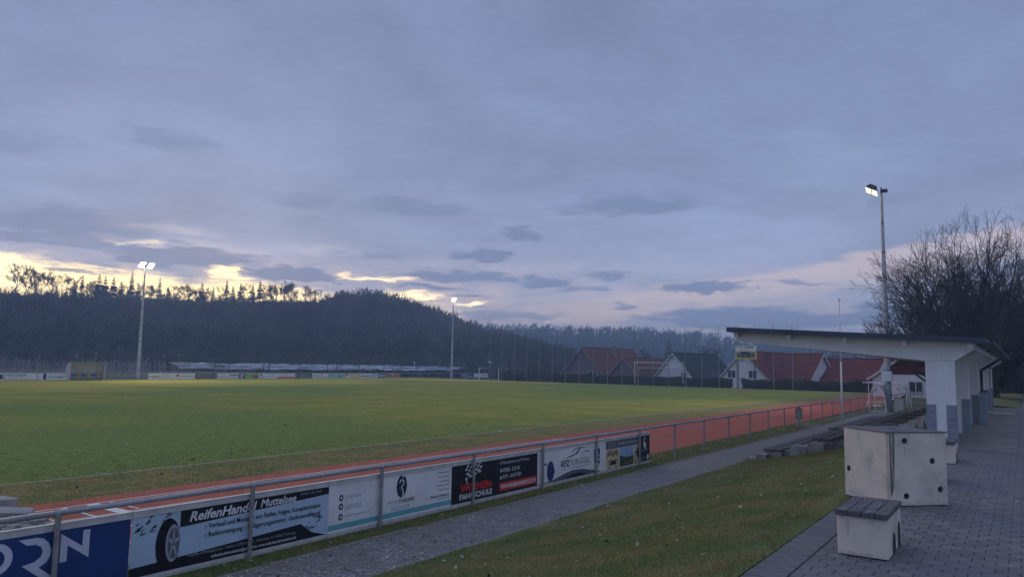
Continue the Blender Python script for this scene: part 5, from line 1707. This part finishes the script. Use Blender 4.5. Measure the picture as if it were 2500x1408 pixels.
# dark run-off stain on the front edge, its own shape
stn = MB()
stn.add([(-S + .032, -S - .0025, .975), (-S + .115, -S - .0025, .975), (-S + .105, -S - .0025, .6), (-S + .085, -S - .0025, .25), (-S + .034, -S - .0025, .12)], [(0, 1, 2, 3, 4)])
stn.build('stain', 'moss_stain', cb, local=True)

# ------------------------------------------------------------------ stand roof
sr = thing('stand_roof', 'cantilevered spectator roof on broad pale columns with dark metal edge', 'roof', (-1.7, 20.9, PLZ))
RY0, RY1 = 20.5, 47.0
FY = [20.9, 26.2, 31.4, 36.6, 41.8, 46.4]


def rz_(x):         # underside of the roof sheet
    return 3.668 + (-.75 - x) * .0545


for i, fy_ in enumerate(FY):
    t = .10
    MB().prism([(-2.0, PLZ), (-1.38, PLZ), (-1.38, 3.183), (-2.0, 3.183)], fy_, fy_ + .22, 'y').build('column', 'white_paint', sr)
    MB().prism([(-6.69, 3.68), (-2.0, 3.186), (-1.375, 3.186), (-.95, 3.47), (-.92, rz_(-.92) - .005), (-6.69, rz_(-6.69) - .005)], fy_ - .02, fy_ + .24, 'y').build('beam', 'beam_paint', sr)
    br = []
    for x0_, x1_ in ((-2.012, -1.80), (-1.58, -1.368)):
        q = MB().box(x0_, x1_, fy_ - .014, fy_ - .003, PLZ + .02, PLZ + 1.02).build('bracket_plate', 'bracket_steel', sr)
        bt = MB()
        for k in range(6):
            for dxx in (.05, .10, .15):
                z = PLZ + .12 + .16 * k
                bt.tube((x0_ + dxx, fy_ - .022, z), (x0_ + dxx, fy_ - .014, z), .011, .011, 6)
        tag(bt.build('bolt_heads', 'alu_frame', q), kind='stuff')
    MB().box(-1.376, -1.366, fy_ + .0, fy_ + .22, PLZ + .02, PLZ + 1.02).build('side_plate', 'bracket_steel', sr)
    bt = MB()
    for k in range(7):
        for dxx in (-1.94, -1.87, -1.51, -1.44):
            z = 3.10 - .125 * k
            bt.tube((dxx, fy_ - .006, z), (dxx, fy_ + .002, z), .009, .009, 6)
    for k in range(6):
        for dz_ in (.08, .16):
            x = -1.95 + .105 * k
            bt.tube((x, fy_ - .026, 3.19 + dz_), (x, fy_ - .018, 3.19 + dz_), .009, .009, 6)
    tag(bt.build('bolt_heads', 'timber', sr), kind='stuff')
for x in (-6.62, -5.2, -3.8, -2.42, -1.02):
    zt = rz_(x) - .060
    MB().box(x - .055, x + .055, RY0 + .16, RY1 - .3, zt - .14, zt).build('purlin', 'white_paint', sr)
rf = MB().prism([(-6.75, rz_(-6.75)), (-.72, rz_(-.72)), (-.72, rz_(-.72) + .028), (-6.75, rz_(-6.75) + .028)], RY0, RY1, 'y').build('roof_deck', 'timber', sr)
MB().prism([(-6.78, rz_(-6.78) + .03), (-.70, rz_(-.70) + .03), (-.70, rz_(-.70) + .055), (-6.78, rz_(-6.78) + .055)], RY0 - .02, RY1, 'y').build('roof_sheet', 'roof_metal', rf)
MB().prism([(-6.80, rz_(-6.8) - .075), (-.70, rz_(-.70) - .075), (-.70, rz_(-.7) + .06), (-6.80, rz_(-6.8) + .06)], RY0 - .04, RY0 - .022, 'y').build('edge_flashing', 'roof_metal', sr)
MB().box(-6.82, -6.79, RY0 - .04, RY1, rz_(-6.8) - .07, rz_(-6.8) + .06).build('edge_flashing', 'roof_metal', sr)
gm = MB()
gp = [(-.69 + .075 + .075 * math.cos(a), rz_(-.7) - .0 + .075 * math.sin(a)) for a in np.linspace(math.pi, 2 * math.pi, 9)]
gm.prism(gp + [(p[0] * .98 - .0118, p[1] + .012) for p in gp[::-1]], RY0 - .05, RY1, 'y')
gm.build('gutter', 'gutter_metal', sr)
dp = MB()
dp.path([(-.60, 31.2, 3.60), (-.60, 31.2, 3.45), (-1.25, 31.35, 3.0), (-1.25, 31.35, 1.12)], .05, 10)
dp.build('downpipe', 'gutter_metal', sr, smooth=True)
bx_ = thing('control_cabinet', 'narrow dark steel cabinet standing against the third column', 'cabinet', (-1.2, 30.9, PLZ))
MB().box(-.09, .09, -.12, .12, .0, 1.15).build('body', 'bracket_steel', bx_, local=True)
MB().box(-.10, .10, -.14, .14, 1.15, 1.20).build('lid', 'gutter_metal', bx_, local=True)

# handrail, pole and slab past the stand
hr = thing('handrail', 'low tube handrail ending at a pole past the stand', 'railing', (-1.6, 42, PLZ))
for (x, y) in ((-1.86, 36.8), (-1.75, 40.5), (-1.62, 46.0)):
    MB().tube((x, y, PLZ - .1), (x, y, PLZ + 1.02), .028, .028, 8).build('post', 'galv', hr)
MB().tube((-1.86, 36.8, PLZ + 1.02), (-1.62, 46.0, PLZ + 1.02), .03, .03, 8).build('rail', 'galv', hr)
sp = thing('sign_pole', 'grey pole with small plate at the lane end of the handrail', 'sign', (-1.40, 43.5, PLZ))
MB().tube((0, 0, -.1), (0, 0, 2.25), .035, .035, 8).build('pole', 'galv_post', sp, local=True)
MB().box(-.10, .10, -.06, -.04, 2.0, 2.42).build('plate', 'galv', sp, local=True)
structure('ramp_slab', MB().prism([(-2.05, 38.6), (-.45, 38.2), (-.42, 40.2), (-2.1, 40.6)], PLZ - .2, PLZ + .07, 'z'), 'concrete_old')
structure('lane_verge', np_mesh('lane_verge', *sheet(-3.4, -.22, 47.5, 100, 0, 10, 40, lambda x, y: 1.108 + .28 * math.exp(-((y - 55) / 7) ** 2) * math.exp(-((x + 1.8) / 1.3) ** 2)), 'bank_grass'))
th_ = thing('thicket', 'dark thicket of bushes closing the end of the lane', 'bushes', (0, 88, 1))
leafy('foliage', -6.5, 9, 84, 92, .9, 4.6, 15000, .16, 'hedge_leaf', 61, th_, rough=.8)
th2 = thing('bush', 'brown bare bush beside the handrail pole', 'bush', (-2.2, 60, 1))
leafy('foliage', -4.0, -1.4, 57, 61.5, 1.0, 2.9, 4500, .09, 'hedge_leaf', 62, th2, rough=.5)

# ------------------------------------------------------------------ rubble by the end of the track
structure('gravel_patch', np_mesh('gravel_patch', *sheet(-16.0, -10.42, 1.5, 6.40, 0, 20, 20, lambda x, y: .02 + .02 * math.sin(x * 5) * math.sin(y * 6)), 'rubble'))
MB_edge = MB().box(-16.0, -10.6, 6.405, 6.445, -.05, .03)
tag(MB_edge.build('track_edge', 'galv'), 'metal edge strip closing the near end of the red track', 'edge strip')
mb = MB()
for k in range(260):
    x, y = random.uniform(-16, -12.6), random.uniform(4.2, 6.35)
    s = random.uniform(.03, .11)
    mb.box(x - s, x + s, y - s * .7, y + s * .7, .0, .03 + s * random.uniform(.4, 1.0), random.uniform(0, 3))
tag(mb.build('rubble', 'rubble'), 'scattered stone rubble at the near end of the track', 'rubble', kind='stuff')
o = MB().bevel_box(-.24, .24, -.13, .13, 0, .20, .012).build('paving_stone', 'concrete_old')
o.location = (-16.05, 6.35, .02)
o.rotation_euler = (0, 0, .2)
tag(o, 'loose concrete stone lying on the grass edge by the track end', 'stone')
o = MB().bevel_box(-.30, .30, -.13, .13, 0, .12, .012).build('paving_stone', 'concrete_old')
o.location = (-15.0, 6.1, .05)
o.rotation_euler = (.25, .1, 1.0)
tag(o, 'tilted concrete kerb piece on the rubble by the track end', 'stone')

# ------------------------------------------------------------------ grass blades and fallen leaves
def blades(n, x0, x1, y0, y1, zf, hmin, hmax, wd, seed, material, keep=None):
    rs = np.random.default_rng(seed)
    x = rs.uniform(x0, x1, n)
    y = rs.uniform(y0, y1, n)
    if keep is not None:
        k = keep(x, y, rs)
        x, y = x[k], y[k]
    n = len(x)
    z = np.array([zf(a, b) for a, b in zip(x, y)])
    h = rs.uniform(hmin, hmax, n)
    a = rs.uniform(0, 6.283, n)
    lean = rs.normal(0, .5, (n, 2)) * h[:, None]
    w2 = wd * rs.uniform(.6, 1.4, n)
    ca, sa = np.cos(a) * w2, np.sin(a) * w2
    V = np.stack([np.stack([x - ca, y - sa, z - .004], 1), np.stack([x + ca, y + sa, z - .004], 1), np.stack([x + lean[:, 0], y + lean[:, 1], z + h], 1)], 1).reshape(-1, 3)
    return np_mesh('grass', V, np.arange(3 * n).reshape(-1, 3), material)


bz = lambda x, y: bank_z(x, y) + .004 + und(x, y)
tag(link('bank_grass', blades(235000, SL0 + .03, SL1 + .075, 5.2, 24.0, bz, .012, .040, .0040, 31, 'blade', keep=lambda x, y, r: r.random(len(x)) < np.clip(9.0 / np.hypot(x, y), .25, 1))), 'short winter grass on the bank below the terrace', 'grass', kind='stuff')
tag(link('verge_grass', blades(90000, -10.36, -8.99, 5.0, 46.0, lambda x, y: .012 + und(x, y) * .8, .02, .085, .0055, 32, 'blade', keep=lambda x, y, r: r.random(len(x)) < np.clip(13.0 / np.hypot(x, y), .3, 1))), 'longer tufty grass under the railing and boards', 'grass', kind='stuff')
tag(link('pitch_grass', blades(150000, -25, -16.02, 4, 34, lambda x, y: 0.0, .010, .026, .010, 33, 'blade', keep=lambda x, y, r: r.random(len(x)) < np.clip(20.0 / np.hypot(x, y), .2, 1) ** 1.5 * np.clip((x + 25) / 8, 0, 1) * np.clip((34 - y) / 14, 0, 1))), 'mown grass on the near side of the pitch', 'grass', kind='stuff')
rs = np.random.default_rng(91)
V, F = [], []


def leaf(x, y, z, s):
    a = rs.uniform(0, 6.28)
    t1, t2 = rs.normal(0, .35, 2)
    ca, sa = math.cos(a), math.sin(a)
    b = len(V)
    for (u, v) in ((-1, 0), (0, -.55), (1, 0), (0, .55)):
        V.append((x + (u * ca - v * sa) * s, y + (u * sa + v * ca) * s, z + .006 + s * (.25 + t1 * u + t2 * v)))
    F.append((b, b + 1, b + 2, b + 3))


for _ in range(3600):          # path litter, thick near the viewer
    x, y = rs.uniform(-8.95, -7.45), 5 + rs.exponential(4.5)
    if y < 45:
        leaf(x, y, .006, rs.uniform(.009, .026) * (1 if rs.random() < .93 else 1.7))
for _ in range(170):
    x, y = rs.uniform(SL0, SL1), rs.uniform(5.5, 24)
    leaf(x, y, bz(x, y) + .015, rs.uniform(.018, .042))
for _ in range(420):
    x, y = rs.uniform(-10.3, -9.0), rs.uniform(5, 46)
    leaf(x, y, .04, rs.uniform(.018, .04))
for _ in range(190):
    x, y = rs.uniform(-16, -10.4), rs.uniform(8, 60)
    leaf(x, y, .012, rs.uniform(.02, .045))
for _ in range(420):
    x, y = -16 - rs.exponential(5.0), rs.uniform(5, 70)
    leaf(x, y, .03, rs.uniform(.025, .06))
for _ in range(60):
    leaf(rs.uniform(-2.1, 0), rs.uniform(6, 30), PLZ + .008, rs.uniform(.012, .03))
tag(link('fallen_leaves', np_mesh('fallen_leaves', V, F, 'dry_leaf')), 'pale dry leaves scattered over path, bank and pitch', 'leaves', kind='stuff')
V, F = [], []
for _ in range(36):
    x, y = rs.uniform(-30, -16), rs.uniform(6, 45)
    leaf(x, y, .03, rs.uniform(.03, .07))
for _ in range(50):
    x, y = rs.uniform(SL0, SL1), rs.uniform(5.5, 24)
    leaf(x, y, bz(x, y) + .015, rs.uniform(.02, .04))
tag(link('dark_leaves', np_mesh('dark_leaves', V, F, 'dark_leaf')), 'dark rotting leaves and worm casts on the grass', 'leaves', kind='stuff')

# ------------------------------------------------------------------ dusk haze
hz = bpy.data.materials.new('haze')
hz.use_nodes = True
hz.node_tree.nodes.clear()
t = NT(hz.node_tree)
pv = t.n('ShaderNodeVolumePrincipled')
pv.inputs['Color'].default_value = (.50, .72, 1.0, 1)
pv.inputs['Density'].default_value = 0.0013
om = t.n('ShaderNodeOutputMaterial')
t.put(om.inputs['Volume'], pv.outputs[0])
hb = MB().box(-640, 420, -140, 960, -3.2, 56).build('haze', hz)
tag(hb, 'thin bluish dusk haze over the valley', 'haze', kind='stuff')
